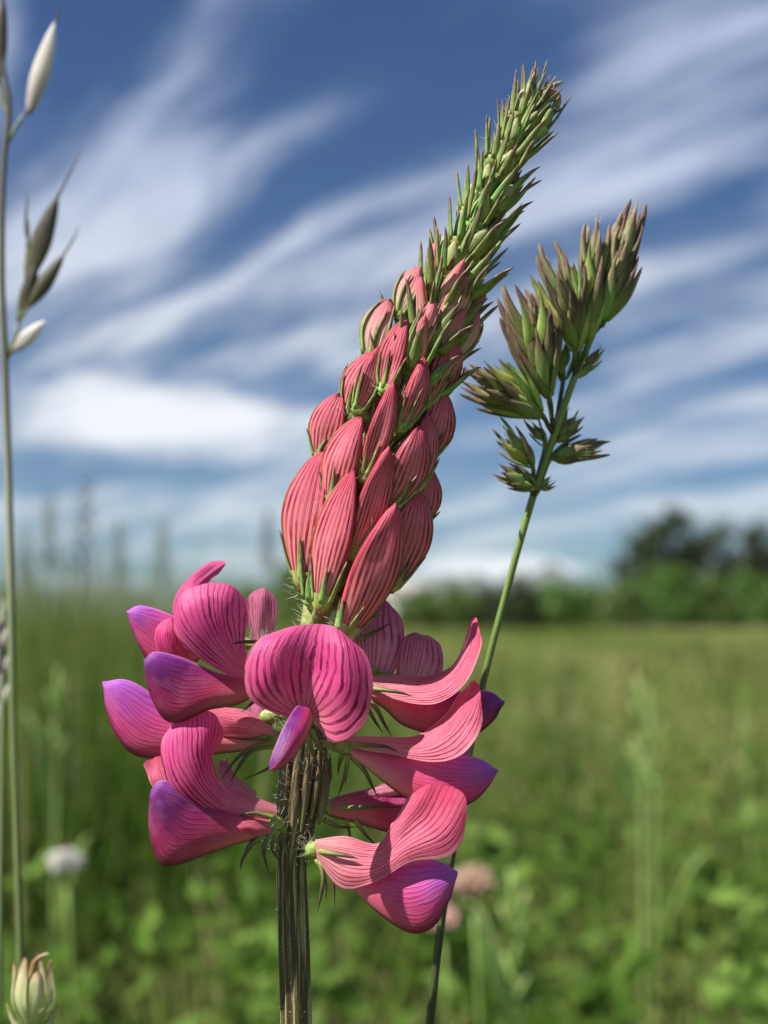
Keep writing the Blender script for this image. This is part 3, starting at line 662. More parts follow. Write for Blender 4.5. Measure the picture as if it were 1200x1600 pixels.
# open flowers -----------------------------------------------------------------
def tooth(pts, r=4.5):
    k = len(pts); return tube(pts, np.array(list(np.linspace(r, r * .55, k - 1)) + [.3]) * S, 6, 10, world=False)
def flower(root, cal, keels=(), stds=(), teeth=(), wings=(), cr_=13):
    """root: point on the stem; cal: calyx mouth"""
    a, b = p(*root), p(*cal)
    m_ = (a + b) / 2 - UP * 3 * S
    fo = obj('flower', tube([a, m_, b - (b - a) * .25, b + (b - a) * .12], np.array([6, 7, cr_, cr_ * .8]) * S, 12, 14), M_axis, plant)
    for (T, B, th, mt) in keels: obj('keel_petal', lens(T, B, th, 34, 28, pw=1.1 if mt is M_keel_c else .45, bump=1.6), mt, fo)
    for (rails, mt) in stds: obj('standard_petal', patch(rails), mt, fo)
    for (rails, mt) in wings: obj('wing_petal', patch(rails, 16, 10, 1.0), mt, fo)
    for q in teeth: obj('calyx_tooth', tooth(q), M_tooth, fo)
    hair_on(np.stack([a, b + (b - a) * .1]), cr_ * .8 * S, 70, 18 * S)
    return fo
# upper left, behind
flower((470, 1010, -10), (330, 1000, -22), [([(330, 985, -24), (300, 978, -20), (262, 958, -15), (222, 946, -10), (197, 953, -8)], [(330, 1010, -24), (300, 1040, -20), (262, 1052, -15), (232, 1035, -10), (210, 995, -8), (198, 958, -8)], 30, M_keel_l)],
       [([[(320, 1010, -30), (285, 985, -25), (270, 955, -20), (283, 918, -32), (318, 886, -46), (353, 873, -50)], [(325, 1005, -20), (296, 985, -8), (282, 958, -2), (296, 925, -12), (326, 896, -34), (352, 880, -42)], [(330, 1000, -28), (308, 985, -18), (298, 960, -12), (310, 930, -24), (334, 900, -40), (350, 888, -46)]], M_std)],
       wings=[([[(285, 1040, 0), (252, 1025, 5), (241, 988, 5), (262, 964, 0)], [(288, 1040, 5), (268, 1018, 20), (261, 990, 22), (266, 966, 5)], [(292, 1038, 0), (287, 1012, 10), (287, 985, 5), (272, 964, 0)]], M_std)])
# left, large
flower((465, 1050, 14), (405, 1050, 42), [([(410, 1055, 35), (392, 1054, 40), (345, 1052, 60), (285, 1027, 80), (242, 1018, 88), (225, 1029, 90)], [(412, 1075, 30), (400, 1085, 32), (370, 1102, 55), (325, 1110, 75), (287, 1127, 85), (260, 1127, 88), (240, 1100, 90), (227, 1062, 90), (224, 1036, 90)], 40, M_keel)],
       [([[(405, 1062, 45), (365, 1058, 58), (320, 1035, 80), (282, 1002, 86), (267, 958, 76)], [(405, 1056, 48), (362, 1042, 66), (320, 1006, 94), (290, 965, 98), (284, 928, 80)],
          [(406, 1050, 50), (365, 1030, 70), (336, 985, 92), (325, 940, 94), (326, 911, 76)], [(406, 1045, 50), (372, 1020, 68), (358, 985, 84), (355, 945, 88), (361, 913, 72)], [(408, 1040, 48), (384, 1020, 55), (386, 985, 52), (389, 950, 55), (379, 924, 60)]], M_std)],
       [[(430, 1015, 45), (405, 1004, 60), (380, 1003, 75), (362, 1006, 82)], [(420, 1075, 40), (395, 1098, 45), (378, 1112, 45)]])
# behind: rounded standard between the large one and the spike
flower((480, 1010, -18), (415, 1010, -48), [([(412, 1000, -50), (410, 985, -95), (404, 975, -140), (400, 975, -170)], [(412, 1015, -50), (410, 1025, -95), (404, 1030, -140), (402, 1015, -170)], 30, M_keel)],
       [([[(402, 1012, -50), (388, 972, -48), (386, 938, -50), (396, 922, -55)], [(410, 1010, -50), (409, 965, -38), (409, 932, -42), (411, 919, -55)], [(424, 1010, -50), (431, 972, -48), (433, 945, -52), (424, 926, -58)]], M_mauve)])
# left, lower middle
flower((455, 1165, 14), (425, 1152, 16), [([(425, 1140, 8), (390, 1135, 5), (330, 1122, 5), (262, 1098, 15), (205, 1064, 20), (160, 1062, 22)], [(425, 1165, 8), (390, 1172, 5), (330, 1180, 5), (265, 1186, 15), (212, 1181, 20), (182, 1152, 22), (165, 1108, 22), (159, 1069, 22)], 40, M_keel_l)],
       [([[(430, 1160, 20), (385, 1150, 22), (345, 1150, 18), (310, 1140, 4)], [(430, 1150, 26), (385, 1130, 32), (345, 1122, 28), (315, 1110, 10)], [(430, 1140, 18), (390, 1112, 18), (350, 1104, 12), (320, 1095, 0)]], M_pale)],
       [[(440, 1160, 24), (400, 1165, 40), (370, 1185, 48), (344, 1220, 50)], [(440, 1165, 24), (395, 1172, 36), (372, 1200, 40), (360, 1222, 40)], [(440, 1180, 20), (420, 1200, 34), (380, 1218, 40)], [(420, 1150, 26), (390, 1155, 36), (350, 1152, 40)]])
# lowest left
flower((455, 1300, 12), (425, 1282, 44), [([(430, 1275, 40), (410, 1272, 46), (370, 1268, 60), (330, 1250, 75), (280, 1224, 90), (250, 1219, 95), (236, 1230, 96)], [(430, 1295, 36), (412, 1308, 40), (375, 1318, 55), (330, 1333, 72), (292, 1347, 85), (260, 1354, 92), (242, 1338, 94), (232, 1292, 96), (233, 1246, 96)], 44, M_keel)],
       [([[(430, 1290, 40), (350, 1282, 60), (302, 1266, 88), (262, 1226, 98), (250, 1168, 88), (268, 1124, 66)], [(431, 1283, 45), (355, 1270, 70), (312, 1242, 99), (283, 1197, 107), (277, 1150, 96), (284, 1114, 70)],
          [(432, 1275, 46), (362, 1257, 66), (326, 1227, 90), (310, 1185, 99), (308, 1145, 90), (307, 1110, 68)], [(432, 1268, 46), (370, 1244, 58), (338, 1218, 72), (328, 1180, 80), (332, 1145, 78), (329, 1112, 62)], [(432, 1258, 42), (376, 1236, 48), (344, 1215, 46), (332, 1185, 42), (352, 1150, 48), (347, 1120, 50)]], M_std),
        ([[(262, 1255, 30), (234, 1222, 30), (222, 1186, 20)], [(275, 1252, 44), (254, 1216, 42), (244, 1183, 25)], [(292, 1240, 40), (276, 1210, 38), (272, 1182, 20)]], M_pale)],
       [[(432, 1295, 44), (415, 1315, 50), (412, 1335, 50), (421, 1365, 48)], [(420, 1295, 48), (396, 1318, 56), (380, 1340, 56), (375, 1360, 54)], [(410, 1300, 46), (388, 1322, 50), (377, 1345, 50)], [(430, 1278, 52), (395, 1270, 62), (370, 1276, 64)], [(435, 1298, 44), (425, 1325, 40), (440, 1350, 36)]],
       wings=[([[(425, 1290, 48), (395, 1282, 62), (365, 1285, 74)], [(425, 1296, 50), (400, 1294, 66), (375, 1296, 76)], [(425, 1302, 48), (405, 1306, 60), (392, 1304, 66)]], M_pale)])
# lower left, behind the stem
flower((470, 1110, -14), (415, 1120, -24), [], [([[(425, 1150, -24), (395, 1140, -26), (385, 1110, -30), (395, 1090, -34)], [(425, 1150, -20), (408, 1130, -16), (402, 1105, -22), (408, 1088, -34)], [(428, 1150, -24), (424, 1130, -26), (425, 1105, -30), (420, 1090, -36)]], M_mauve),
       ([[(400, 1250, -20), (362, 1235, -16), (340, 1205, -20), (342, 1188, -24)], [(400, 1245, -14), (366, 1222, -8), (352, 1200, -12), (352, 1186, -24)], [(402, 1238, -20), (372, 1215, -16), (364, 1200, -20), (362, 1190, -26)]], M_mauve)])
# centre, facing out
flower((478, 1120, 24), (478, 1120, 62), [([(472, 1104, 80), (463, 1104, 112), (446, 1130, 150), (428, 1170, 172), (419, 1198, 180)], [(489, 1114, 76), (486, 1134, 100), (473, 1164, 138), (450, 1193, 162), (424, 1208, 178)], 34, M_keel_c)],
       [([[(470, 1124, 70), (428, 1114, 100), (388, 1088, 112), (383, 1035, 104), (403, 1000, 92), (436, 981, 82)], [(474, 1118, 68), (442, 1092, 106), (427, 1052, 120), (433, 1008, 112), (463, 976, 86)],
          [(478, 1114, 66), (480, 1086, 82), (484, 1048, 88), (490, 1010, 90), (499, 975, 84)], [(484, 1118, 68), (514, 1102, 106), (533, 1064, 122), (536, 1016, 114), (527, 981, 88)], [(488, 1124, 70), (522, 1160, 108), (566, 1136, 112), (583, 1078, 104), (575, 1027, 96), (550, 993, 84)]], M_std)],
       [[(486, 1140, 60), (498, 1165, 64), (512, 1190, 60), (520, 1215, 54)], [(470, 1140, 60), (452, 1150, 60), (434, 1158, 56)], [(480, 1145, 62), (490, 1180, 70), (502, 1205, 66)]], cr_=15)
# right, upper
flower((495, 1085, 10), (572, 1078, 26), [([(572, 1078, 22), (600, 1086, 20), (640, 1084, 15), (700, 1082, 10), (756, 1078, 10), (789, 1092, 10)], [(572, 1092, 22), (600, 1108, 20), (630, 1134, 15), (685, 1150, 10), (735, 1152, 10), (768, 1130, 10), (788, 1103, 10)], 42, M_keel)],
       [([[(568, 1060, 20), (620, 1054, 8), (665, 1056, -2), (702, 1040, -8), (724, 1004, -10), (736, 967, -15)], [(569, 1066, 30), (620, 1066, 26), (670, 1067, 22), (707, 1048, 18), (731, 1006, 8), (740, 965, -8)],
          [(570, 1074, 32), (620, 1080, 42), (676, 1080, 48), (713, 1060, 44), (739, 1012, 30), (745, 966, 2)], [(572, 1085, 34), (620, 1096, 50), (680, 1100, 60), (726, 1070, 56), (750, 1016, 40), (751, 974, 12)]], M_pale)],
       [[(575, 1075, 34), (600, 1078, 54), (625, 1082, 62), (645, 1088, 62)], [(575, 1092, 34), (590, 1110, 40), (600, 1130, 40), (612, 1150, 36)], [(570, 1098, 34), (585, 1125, 36), (598, 1145, 34)]])
# right, middle
flower((500, 1160, 18), (545, 1168, 46), [([(545, 1164, 44), (570, 1172, 48), (620, 1178, 55), (685, 1178, 60), (742, 1183, 62), (778, 1200, 60)], [(545, 1182, 44), (570, 1198, 48), (606, 1228, 55), (652, 1258, 60), (704, 1265, 62), (742, 1252, 61), (768, 1224, 60), (779, 1207, 60)], 44, M_keel_l)],
       [([[(538, 1150, 40), (600, 1150, 46), (652, 1148, 40), (692, 1120, 30), (716, 1086, 20), (737, 1062, 12)], [(540, 1156, 48), (602, 1158, 62), (656, 1158, 62), (697, 1130, 56), (721, 1096, 44), (741, 1063, 24)],
          [(542, 1162, 52), (605, 1167, 70), (662, 1168, 78), (704, 1145, 76), (730, 1110, 62), (748, 1069, 38)], [(545, 1168, 55), (605, 1177, 72), (668, 1190, 88), (718, 1182, 94), (750, 1142, 80), (758, 1086, 48)]], M_pale)],
       [[(548, 1162, 56), (575, 1164, 70), (600, 1166, 76), (622, 1174, 76)], [(545, 1180, 50), (542, 1200, 54), (540, 1225, 52)], [(550, 1182, 50), (570, 1205, 50), (580, 1225, 46), (590, 1245, 42)], [(535, 1178, 46), (530, 1195, 44), (528, 1212, 40)], [(545, 1180, 54), (538, 1215, 58), (526, 1250, 56)]])
# right, lowest
flower((470, 1335, 16), (495, 1326, 44), [([(498, 1326, 42), (525, 1345, 48), (565, 1362, 56), (622, 1352, 68), (672, 1343, 75), (714, 1356, 78)], [(500, 1342, 40), (524, 1362, 46), (556, 1394, 56), (594, 1430, 68), (640, 1458, 76), (676, 1450, 79), (700, 1412, 80), (716, 1372, 79)], 46, M_keel_l)],
       [([[(492, 1312, 48), (540, 1306, 56), (590, 1318, 56), (612, 1284, 58), (632, 1254, 66), (648, 1232, 72)], [(493, 1318, 54), (542, 1322, 68), (592, 1328, 72), (618, 1296, 80), (648, 1258, 88), (668, 1224, 88)],
          [(493, 1325, 55), (545, 1340, 75), (592, 1341, 82), (626, 1310, 88), (668, 1272, 92), (692, 1226, 92)], [(494, 1332, 56), (540, 1363, 80), (588, 1360, 90), (634, 1330, 102), (694, 1300, 110), (728, 1240, 104)], [(495, 1341, 54), (532, 1388, 74), (585, 1378, 90), (642, 1346, 100), (708, 1334, 108), (744, 1268, 104)]], M_pale)],
       [[(500, 1330, 56), (520, 1334, 76), (545, 1338, 84), (560, 1342, 86)], [(500, 1345, 48), (505, 1370, 52), (502, 1395, 52), (496, 1425, 48)], [(512, 1352, 50), (521, 1380, 52), (523, 1415, 48)], [(495, 1342, 48), (508, 1375, 44), (510, 1405, 40)]])
# right, behind between the middle and the lowest
flower((490, 1265, -4), (515, 1262, -8), [([(512, 1250, -10), (560, 1236, -14), (620, 1236, -20), (690, 1230, -30), (730, 1240, -34)], [(512, 1275, -10), (560, 1288, -14), (620, 1304, -20), (680, 1310, -30), (718, 1290, -34)], 36, M_keel)],
       [([[(520, 1246, -16), (600, 1225, -26), (670, 1195, -34), (718, 1160, -40)], [(520, 1250, -8), (605, 1236, -8), (680, 1212, -14), (732, 1160, -28)], [(520, 1254, -12), (610, 1246, -14), (690, 1226, -22), (744, 1172, -34)]], M_mauve)],
       [[(530, 1262, 6), (560, 1262, 16), (590, 1260, 18), (625, 1262, 14)], [(540, 1282, 0), (546, 1300, 2), (547, 1318, 0)], [(555, 1282, 0), (572, 1305, 2), (590, 1322, 0)], [(505, 1280, 4), (530, 1292, 6), (560, 1292, 4)]])
# back of the spike, right
flower((495, 1040, -16), (580, 1050, -30), [([(580, 1040, -32), (590, 1025, -80), (596, 1015, -130), (600, 1020, -160)], [(580, 1060, -32), (590, 1075, -80), (596, 1070, -130), (600, 1050, -160)], 34, M_keel)],
       [([[(560, 1062, -32), (550, 1012, -32), (546, 970, -36), (574, 941, -46)], [(572, 1062, -30), (568, 1010, -24), (568, 968, -30), (585, 938, -46)], [(585, 1062, -30), (592, 1010, -20), (592, 968, -26), (598, 937, -46)], [(610, 1062, -32), (630, 1018, -32), (630, 975, -36), (613, 944, -48)]], M_mauve)],
       [[(560, 1000, -20), (590, 985, -10), (612, 972, -8)]])
flower((500, 1060, -12), (630, 1066, -14), [], [([[(618, 1080, -22), (620, 1032, -20), (626, 1002, -22), (640, 990, -27)], [(634, 1080, -17), (640, 1030, -12), (646, 1000, -16), (652, 988, -26)], [(648, 1080, -15), (660, 1030, -10), (664, 1002, -14), (664, 990, -26)], [(668, 1080, -20), (690, 1052, -22), (692, 1022, -26), (680, 997, -32)]], M_mauve)])
# papery bracts pressed to the stem
for (pts, wd_) in [([(440, 1290, 16), (446, 1230, 26), (452, 1180, 26)], 10), ([(470, 1300, 27), (478, 1230, 36), (484, 1170, 34)], 11), ([(498, 1290, 16), (506, 1230, 22), (508, 1150, 18)], 12), ([(455, 1310, 25), (462, 1250, 36), (466, 1200, 36)], 9),
                   ([(500, 1250, 6), (514, 1215, 6), (516, 1175, 2)], 7), ([(486, 1280, 26), (496, 1220, 32), (500, 1160, 28)], 9), ([(450, 1340, 22), (442, 1310, 26), (432, 1292, 26)], 7), ([(470, 1345, 22), (478, 1325, 28), (490, 1310, 30)], 7)]:
    c = cr(np.array(pts, float), 5); k = np.array([[.25], [.8], [1.], [.6], [.05]]) * wd_ * .72; off = np.array([[1, 0, 0.]])
    obj('bract', patch([c - off * k, c + np.array([[0, 0, 5.]]), c + off * k], 14, 8, 1.4), M_bract, plant)
hair_on(W(np.array([(447, 1330, 0), (460, 1270, 0), (472, 1190, 0), (480, 1130, 0)], float)), 30 * S, 800, 20 * S)
hair_on(W(np.array([(486, 1000, 0), (498, 930, 0), (520, 880, 0)], float)), 19 * S, 380, 18 * S)
hair_on(W(np.array([(462, 1600, 0), (458, 1480, 0), (455, 1340, 0)], float)), 22 * S, 160, 7 * S)
ho = obj('hairs', needles(np.array(hair_r), np.array(hair_d), np.array(hair_l), .42 * S), M_hair, plant); ho['kind'] = 'stuff'

# ------------------------------------------------------------------ cocksfoot grass beside it
LEM = []
for k in range(3):
    s = random.Random(k + 50); vs = np.linspace(0, 1, 9); hw = np.array([.03, .075, .10, .105, .09, .065, .035, .014, .004]) * s.uniform(.9, 1.15)
    bow = .05 * np.sin(vs * math.pi) * s.uniform(.6, 1.4) - .03 * vs**2
    c = np.stack([bow, 0 * vs, vs], -1)
    v, f, uv = lens(c + np.outer(hw, [0, 1, 0]), c - np.outer(hw, [0, 1, 0]), .11, 14, 8, base=.6, world=True); LEM.append((v, f, uv))
LEM_A = [mesh('lemma', *q, [M_lemma]) for q in LEM]; LEM_B = [mesh('lemma', *q, [M_lemma_b]) for q in LEM]
cf_px = [(672, 1600, -60), (690, 1440, -60), (716, 1280, -62), (750, 1090, -64), (790, 930, -64), (832, 780, -62), (866, 680, -60), (898, 590, -58), (928, 520, -56), (950, 470, -56), (975, 420, -58)]
CFO = np.array([0, 0, -115.]); cw = W(np.array(cf_px, float) + CFO); gb2 = ground_below(cw[0], -.012, .01)
cf = empty('cocksfoot_grass', gb2, 'cocksfoot grass stalk with clustered green and purple spikelets beside the pink flower', 'grass stalk')
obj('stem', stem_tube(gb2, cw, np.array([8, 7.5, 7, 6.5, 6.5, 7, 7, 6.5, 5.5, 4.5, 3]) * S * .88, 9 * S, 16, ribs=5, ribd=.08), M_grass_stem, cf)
CL = [  # base, aim, lemmas, spread, length, backlit tint
    ((945, 500, -50), (992, 318, -50), 26, .15, 155, 0), ((918, 535, -46), (935, 330, -40), 16, .13, 150, 0), ((905, 545, -44), (862, 400, -34), 20, .22, 140, 0), ((898, 550, -40), (905, 420, -20), 8, .16, 110, 0),
    ((858, 620, -44), (800, 460, -36), 20, .20, 150, 0), ((856, 610, -36), (846, 480, -20), 10, .13, 125, 0), ((846, 650, -44), (730, 590, -40), 16, .24, 125, 0), ((845, 645, -38), (770, 575, -24), 9, .17, 105, 1),
    ((900, 590, -70), (940, 535, -80), 7, .3, 60, 0), ((880, 595, -74), (882, 540, -84), 6, .3, 60, 0), ((832, 728, -52), (782, 668, -50), 8, .22, 75, 0), ((838, 762, -52), (778, 735, -50), 7, .22, 68, 0),
    ((862, 715, -70), (938, 698, -76), 9, .2, 82, 0), ((866, 690, -74), (908, 650, -80), 6, .25, 55, 0), ((852, 695, -60), (826, 655, -56), 5, .2, 48, 0), ((872, 680, -76), (890, 640, -84), 5, .25, 50, 0), ((842, 765, -66), (860, 750, -70), 4, .3, 34, 0)]
for (b, t, n, spd, L, br) in CL:
    spd *= 1.35; L *= 1.16; n = int(n * 1.35)
    bw = W(np.array(b, float) + CFO); tw = W(np.array(t, float) + CFO); ax = nrm(tw - bw); Lc = np.linalg.norm(tw - bw)
    dd = np.linalg.norm(cw - bw, axis=1); root = cw[dd.argmin()]
    if root[2] > bw[2]: root = cw[max(0, dd.argmin() - 1)]
    so = obj('spikelet_cluster', tube([root, (root + bw) / 2, bw, bw + ax * Lc * .45], np.array([4.5, 4, 4, 2]) * S, 8, 12), M_grass_stem, cf)
    e1 = nrm(np.cross(ax, FW)); e2 = np.cross(ax, e1)
    for k in range(n):
        f = (k + .5) / n; ph = k * 2.4 + random.uniform(-.4, .4); rd = math.cos(ph) * e1 + math.sin(ph) * e2
        st = bw + ax * Lc * max(0, f - .15) * .55 + rd * 4 * S * (1 + 2 * f * (1 - f))
        d_ = ax + rd * spd * (1.5 - f) * random.uniform(.6, 1.25) + rng.normal(size=3) * .04
        place('lemma', (LEM_B if br or (random.random() < .12) else LEM_A)[k % 3], st, d_, rd, L * (.62 + .12 * random.random()) * S * (1 if n > 9 else .95), so, 1.0, 1.02 if L > 100 else 1.7)
hr, hd = [], []
for (b, t, n, spd, L, br) in CL:
    a, c = W(np.array(b, float) + CFO), W(np.array(t, float) + CFO); q = rng.uniform(.1, 1, 40)[:, None]; hr.extend(a + (c - a) * q + rng.normal(size=(40, 3)) * L * .05 * S); hd.extend(nrm(c - a) + rng.normal(size=(40, 3)) * .5)
ho = obj('hairs', needles(np.array(hr), np.array(hd), rng.uniform(5, 10, len(hr)) * S, .35 * S), M_hair, cf); ho['kind'] = 'stuff'

# ------------------------------------------------------------------ brome stalk at the edge, a little behind
dz = (D - .222) / S
def q3(x_, y_, o=0): return (x_, y_, dz + o)
bp = W(np.array([q3(32, 1520), q3(26, 1300), q3(20, 1100), q3(17, 900), q3(12, 700), q3(7, 540), q3(3, 420), q3(6, 260), q3(14, 170), q3(4, 90), q3(2, -80)], float))
gb3 = ground_below(bp[0], .006, .01)
br = empty('brome_grass', gb3, 'tall thin brome grass stalk with dark drooping spikelets and one papery white one', 'grass stalk')
obj('stem', stem_tube(gb3, bp, np.array([8, 8, 8.5, 9, 9, 8, 7, 7, 7, 5, 4]) * S * .95, 9 * S, 12), M_straw, br)
def spk(b, t, wdt, mat, awn=None, stalk=None):
    vs = np.array([0, .15, .4, .65, .88, 1]); pr = np.array([.25, .7, 1, .8, .4, .05]); b = np.array(q3(*b), float); t = np.array(q3(*t), float); dv = nrm(t[:2] - b[:2]); nv_ = np.array([-dv[1], dv[0]])
    c = b + np.outer(vs, t - b); o = np.concatenate([np.outer(pr * wdt / 2, nv_), np.zeros((6, 1))], 1)
    so = obj('spikelet', lens(c + o, c - o, wdt * .7, 16, 12), mat, br)
    for a in (awn or []): obj('awn', tube(W(np.array([t - (t - b) * .12, (t + np.array(q3(*a))) / 2 + [2, 0, 0], q3(*a)])), np.array([3, 2, .5]) * S, 5, 8), M_oat_dark, so)
    if stalk: obj('stalk', tube(W(np.array([q3(*k) for k in stalk] + [list(b + (t - b) * .1)])), np.array([5] * (len(stalk) - 1) + [4, 3.5]) * S, 6, 10), M_straw, so)
spk((45, 178), (87, 30), 30, M_oat_pale, [(92, 5)], [(12, 222), (30, 190)])
spk((30, 500), (60, 400), 24, M_oat_dark, None, [(10, 560), (26, 520)])
spk((42, 440), (92, 300), 34, M_oat_dark, [(128, 232)], [(28, 500), (34, 470)])
spk((44, 480), (102, 394), 26, M_oat_dark, [(124, 352)], [(30, 500), (36, 490)])
spk((20, 548), (72, 500), 24, M_oat_pale, None, [(9, 565), (14, 556)])
spk((44, 380), (40, 330), 8, M_oat_dark, [(42, 300)], [(40, 420)])
spk((-4, 130), (6, -10), 22, M_oat_dark, None, [(12, 180), (4, 150)])

# dry grass head at the very edge
dd_ = .235
def r3(x_, y_): return P3(x_, y_, dd_)
bo = np.array([r3(4, 1130), r3(3, 1050), r3(-2, 970)])
dg = empty('dry_grass_head', ground_below(bo[0], 0, .01), 'withered straw coloured grass head beside the brome stalk', 'grass stalk')
obj('stem', tube(np.concatenate([[ORG[dg]], [(ORG[dg] + bo[0]) / 2], bo]), np.array([10, 10, 8, 7, 4]) * S, 8, 20), M_straw, dg)
for k in range(7):
    f = k / 7; c = bo[0] + (bo[2] - bo[0]) * (f * .95); sgn = 1 if k % 2 else -1
    tw = c + UP * 60 * S + RT * sgn * 16 * S
    me_ = lens(np.linspace(c, tw, 5) + np.outer([.3, .9, 1, .6, .05], RT * 9 * S), np.linspace(c, tw, 5) - np.outer([.3, .9, 1, .6, .05], RT * 9 * S), 11 * S, 10, 8, world=True)
    obj('spikelet', me_, M_oat_pale, dg)

# spent flower head low at the edge
dd_ = .185
M_spent = green_mat('spent_head', [(0, (.28, .40, .10)), (.4, (.46, .52, .24)), (.75, (.50, .44, .26)), (1, (.28, .13, .06))], sc_=7., stripe=.5, stripe_col=(.66, .60, .44), transl=.3)
b0 = r3(52, 1612); sh = empty('spent_flower_head', ground_below(b0, 0, .008), 'faded pale green and brown spent flower head with curled tip', 'flower')
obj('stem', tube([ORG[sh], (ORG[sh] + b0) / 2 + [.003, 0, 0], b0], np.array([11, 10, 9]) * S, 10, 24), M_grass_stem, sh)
for k in range(7):
    a = k * 2 * math.pi / 7 + .3; o = np.array([math.cos(a), 0, 0]) * 26; w_ = math.sin(a) * 24
    tip = (52 + o[0] * 1.05 + (6 if k == 2 else 0), 1502 + 12 * math.sin(k * 2.1), 0)
    pts = [np.array(r3(52 + o[0] * .3, 1605)), np.array(r3(52 + o[0] * 1.15, 1565)), np.array(r3(52 + o[0] * 1.1, 1530)), np.array(r3(tip[0], tip[1]))]
    pts = np.array(pts) - FW * (w_ * S) * np.array([.3, 1, 1, .7])[:, None]
    sd_ = nrm(np.cross(UP, RT * math.cos(a) - FW * math.sin(a))); hw = np.array([6, 14, 13, 5])[:, None] * S
    obj('sepal', patch([pts - sd_ * hw, pts + (RT * math.cos(a) - FW * math.sin(a)) * 4 * S, pts + sd_ * hw], 12, 8, 1.0, world=True), M_spent, sh)
obj('curled_tip', tube([r3(50, 1530), r3(54, 1505), r3(66, 1494), r3(77, 1490)], np.array([7, 6, 4, 2]) * S, 8, 12), M_wither, sh)
for sx in (-1, 1): obj('sepal', tube([r3(50, 1625), r3(50 + sx * 26, 1600), r3(50 + sx * 40, 1568)], np.array([7, 6, 1]) * S, 6, 10), M_spent, sh)

# ------------------------------------------------------------------ other plants seen out of focus
def grass_plume(px, py_top, dist, hgt, label, seed, nsp=26, mat=M_oat_dark, droop=.3, scale=1.0, name='grass_plume', group='grass plumes over the meadow horizon'):
    s = random.Random(seed); top = P3(px, py_top, dist); g0 = np.array([top[0] + s.uniform(-.02, .02), top[1] + s.uniform(-.01, .03), -.002])
    t = empty(name, g0, label, 'grass stalk', group)
    obj('stem', tube([g0, (g0 + top) / 2 + [s.uniform(-.012, .012), 0, .0], top], np.array([.0016, .0012, .0005]) * scale, 6, 20), M_straw, t)
    gs = []
    for k in range(nsp):
        f = k / nsp; c = g0 + (top - g0) * (1 - hgt / top[2] * (1 - f)); a = k * 2.4; rd = np.array([math.cos(a), math.sin(a), 0])
        L = hgt * .28 * (1 - .6 * f); e = c + rd * L * .6 + np.array([0, 0, L * (1 - droop)])
        gs.append(tube([c, (c + e) / 2 + rd * L * .08, e], np.array([.0003, .0010, .0003]) * scale, 5, 6))
    obj('panicle', join(gs), mat, t); return t
for i, (x_, y_, ds, hg, lab) in enumerate([(135, 750, 1.15, .085, 'tallest blurred grass plume standing against the sky over the meadow'), (78, 775, 1.3, .07, 'blurred grass plume between the tallest plume and the brome stalk'),
                                          (185, 815, 1.5, .06, 'small blurred grass plume close to the tallest plume'), (255, 812, 1.4, .07, 'blurred grass plume above the withered curled petal'),
                                          (418, 800, 1.2, .05, 'slim blurred grass plume just beside the rosy buds'), (40, 830, 1.6, .06, 'low blurred grass plume behind the brome stalk')]):
    grass_plume(x_, y_, ds, hg, lab, 60 + i, 30, M_oat_dark)
def meadow_stalk(px, py, dist, label, seed, mat, wd_=.0035):
    s_ = random.Random(seed); top = P3(px, py, dist); g0 = np.array([top[0] + s_.uniform(-.01, .01), top[1], -.002]); t = empty('meadow_stalk', g0, label, 'grass stalk', 'stalks standing in the meadow')
    obj('stem', tube([g0, (g0 + top) / 2 + [s_.uniform(-.01, .01), 0, 0], top], np.array([.0024, .0019, .0006]), 8, 20), mat, t)
    for k in range(4):
        z_ = top[2] * (.35 + .16 * k); c = g0 + (top - g0) * (z_ / top[2]); a = k * 2.7 + s_.random(); rd = np.array([math.cos(a), math.sin(a) * .6, 0]) * .5; L = .08
        m_ = np.array([c, c + rd * L * .3 + [0, 0, L * .6], c + rd * L * .7 + [0, 0, L * .95], c + rd * L * 1.1 + [0, 0, L]]); sd_ = nrm(np.cross(rd, [0, 0, 1.])); hw = np.array([[.5], [1], [.7], [.05]]) * wd_
        obj('leaf', patch([m_ - sd_ * hw, m_ + rd * .001, m_ + sd_ * hw], 10, 5, 1., world=True), mat, t)
    gs = [tube([top - [0, 0, .02 - .006 * k], top + np.array([math.cos(k * 2.4) * .006, math.sin(k * 2.4) * .006, -.008 + .007 * k])], np.array([.0014, .0008]), 5, 4) for k in range(7)]
    obj('seed_head', join(gs), mat, t)
M_stalk = green_mat('meadow_stalk_pale', [(0, (.20, .32, .07)), (.5, (.28, .42, .11)), (1, (.42, .50, .20))], transl=.4)
M_stalk_d = green_mat('meadow_stalk_dark', [(0, (.03, .05, .015)), (1, (.06, .08, .03))], transl=.1)
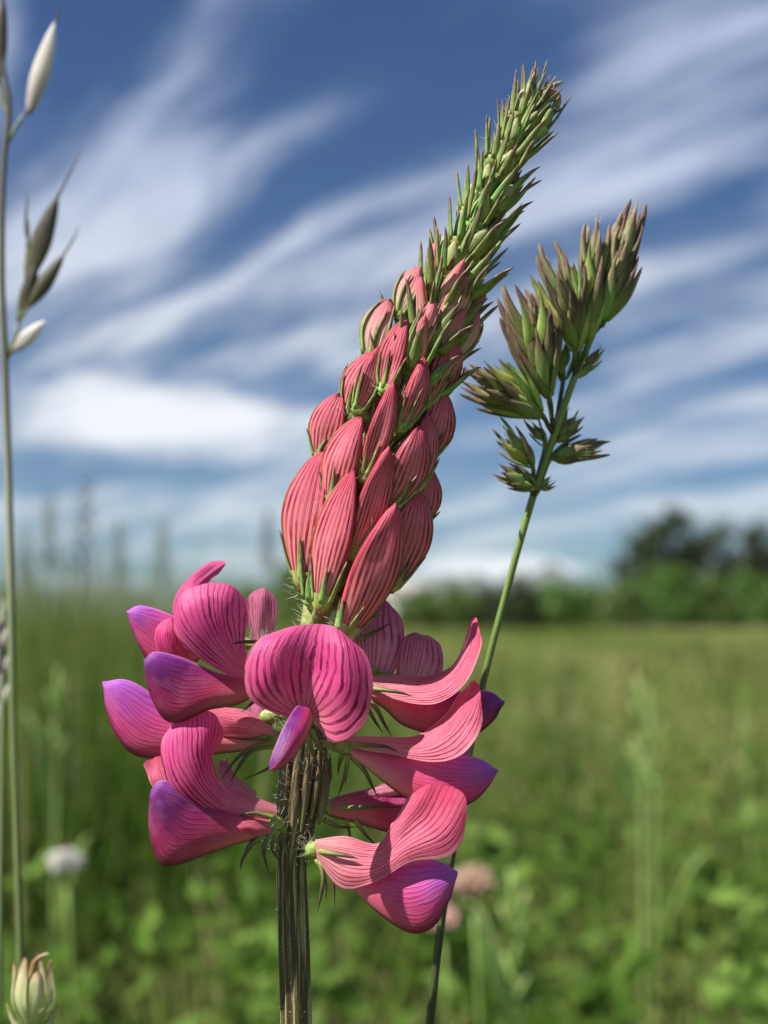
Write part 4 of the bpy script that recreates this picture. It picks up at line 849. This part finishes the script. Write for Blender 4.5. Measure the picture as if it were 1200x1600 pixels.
for i, (x_, y_, ds, m_, lab) in enumerate([(1003, 1150, .85, M_stalk, 'tall pale green grass stalk standing out in the open meadow'), (1022, 1195, .95, M_stalk, 'pale green grass stalk close beside the tallest meadow stalk'), (885, 1110, 1.3, M_stalk_d, 'dark upright grass stalk in the meadow beside the pink blossoms'),
                                          (1165, 1180, 1.2, M_stalk, 'thin grass stalk in the meadow below the broad bush'), (805, 1490, .62, M_stalk, 'short pale grass stalk low in the meadow near the dark stem'), (90, 1130, .9, M_stalk, 'pale grass stalk leaning in the meadow beside the brome stalk')]):
    meadow_stalk(x_, y_, ds, lab, 80 + i, m_)
def flower_ball(name, px, py, dist, r, mat, label, n=70):
    c = P3(px, py, dist); g0 = np.array([c[0] + .01, c[1] + .01, -.002]); t = empty(name, g0, label, 'flower')
    obj('stem', tube([g0, (g0 + c) / 2 + [.006, 0, 0], c], np.array([.0012, .001, .0008]), 6, 14), M_grass_stem, t)
    gs = []
    for k in range(n):
        z_ = 1 - 1.7 * (k + .5) / n; a = k * 2.4; rr = math.sqrt(max(0, 1 - z_ * z_)); d_ = np.array([rr * math.cos(a), rr * math.sin(a), z_])
        d_ = d_ * [1.05, 1.05, .72] * random.uniform(.78, 1.15)
        gs.append(tube([c + d_ * r * .2, c + d_ * r * .65 + [0, 0, .1 * r], c + d_ * r + [0, 0, .25 * r]], np.array([.09, .15, .03]) * r * random.uniform(.7, 1.3), 5, 6))
    obj('flower_head', join(gs), mat, t)
M_white = plain('white_florets', ((.38, .37, .33), (.50, .48, .45)), .6); M_seed = plain('seed_head_brown', ((.30, .19, .14), (.38, .26, .19)), .8); M_pinkb = plain('faded_pink_head', ((.50, .28, .26), (.56, .36, .30)), .8)
flower_ball('white_clover', 103, 1352, .62, .0075, M_white, 'white clover flower head low in the grass')
flower_ball('brown_seed_head', 738, 1385, .55, .0085, M_seed, 'brown oval seed head behind the lowest right blossom')
flower_ball('pink_seed_head', 690, 1442, .60, .0075, M_pinkb, 'pale pink faded flower head below the brown seed head')

# ------------------------------------------------------------------ air
M_haze, g = newmat('haze_air')
vol = g.n('ShaderNodeVolumePrincipled', {'Color': (.80, .90, 1.0, 1), 'Density': 1.6e-5, 'Anisotropy': 0.2})
g.t.links.new(vol.outputs[0], g.n('ShaderNodeOutputMaterial').inputs['Volume'])
HZ = True
if HZ:
    v, f, uv = box(-12000, 12000, -12000, 12000, -1.2, 640)
    hz = obj('haze', (v, f, uv), M_haze, origin=(0, 0, 0)); tag(hz, 'thin blue air between the camera and the far hills', 'haze', kind='stuff')
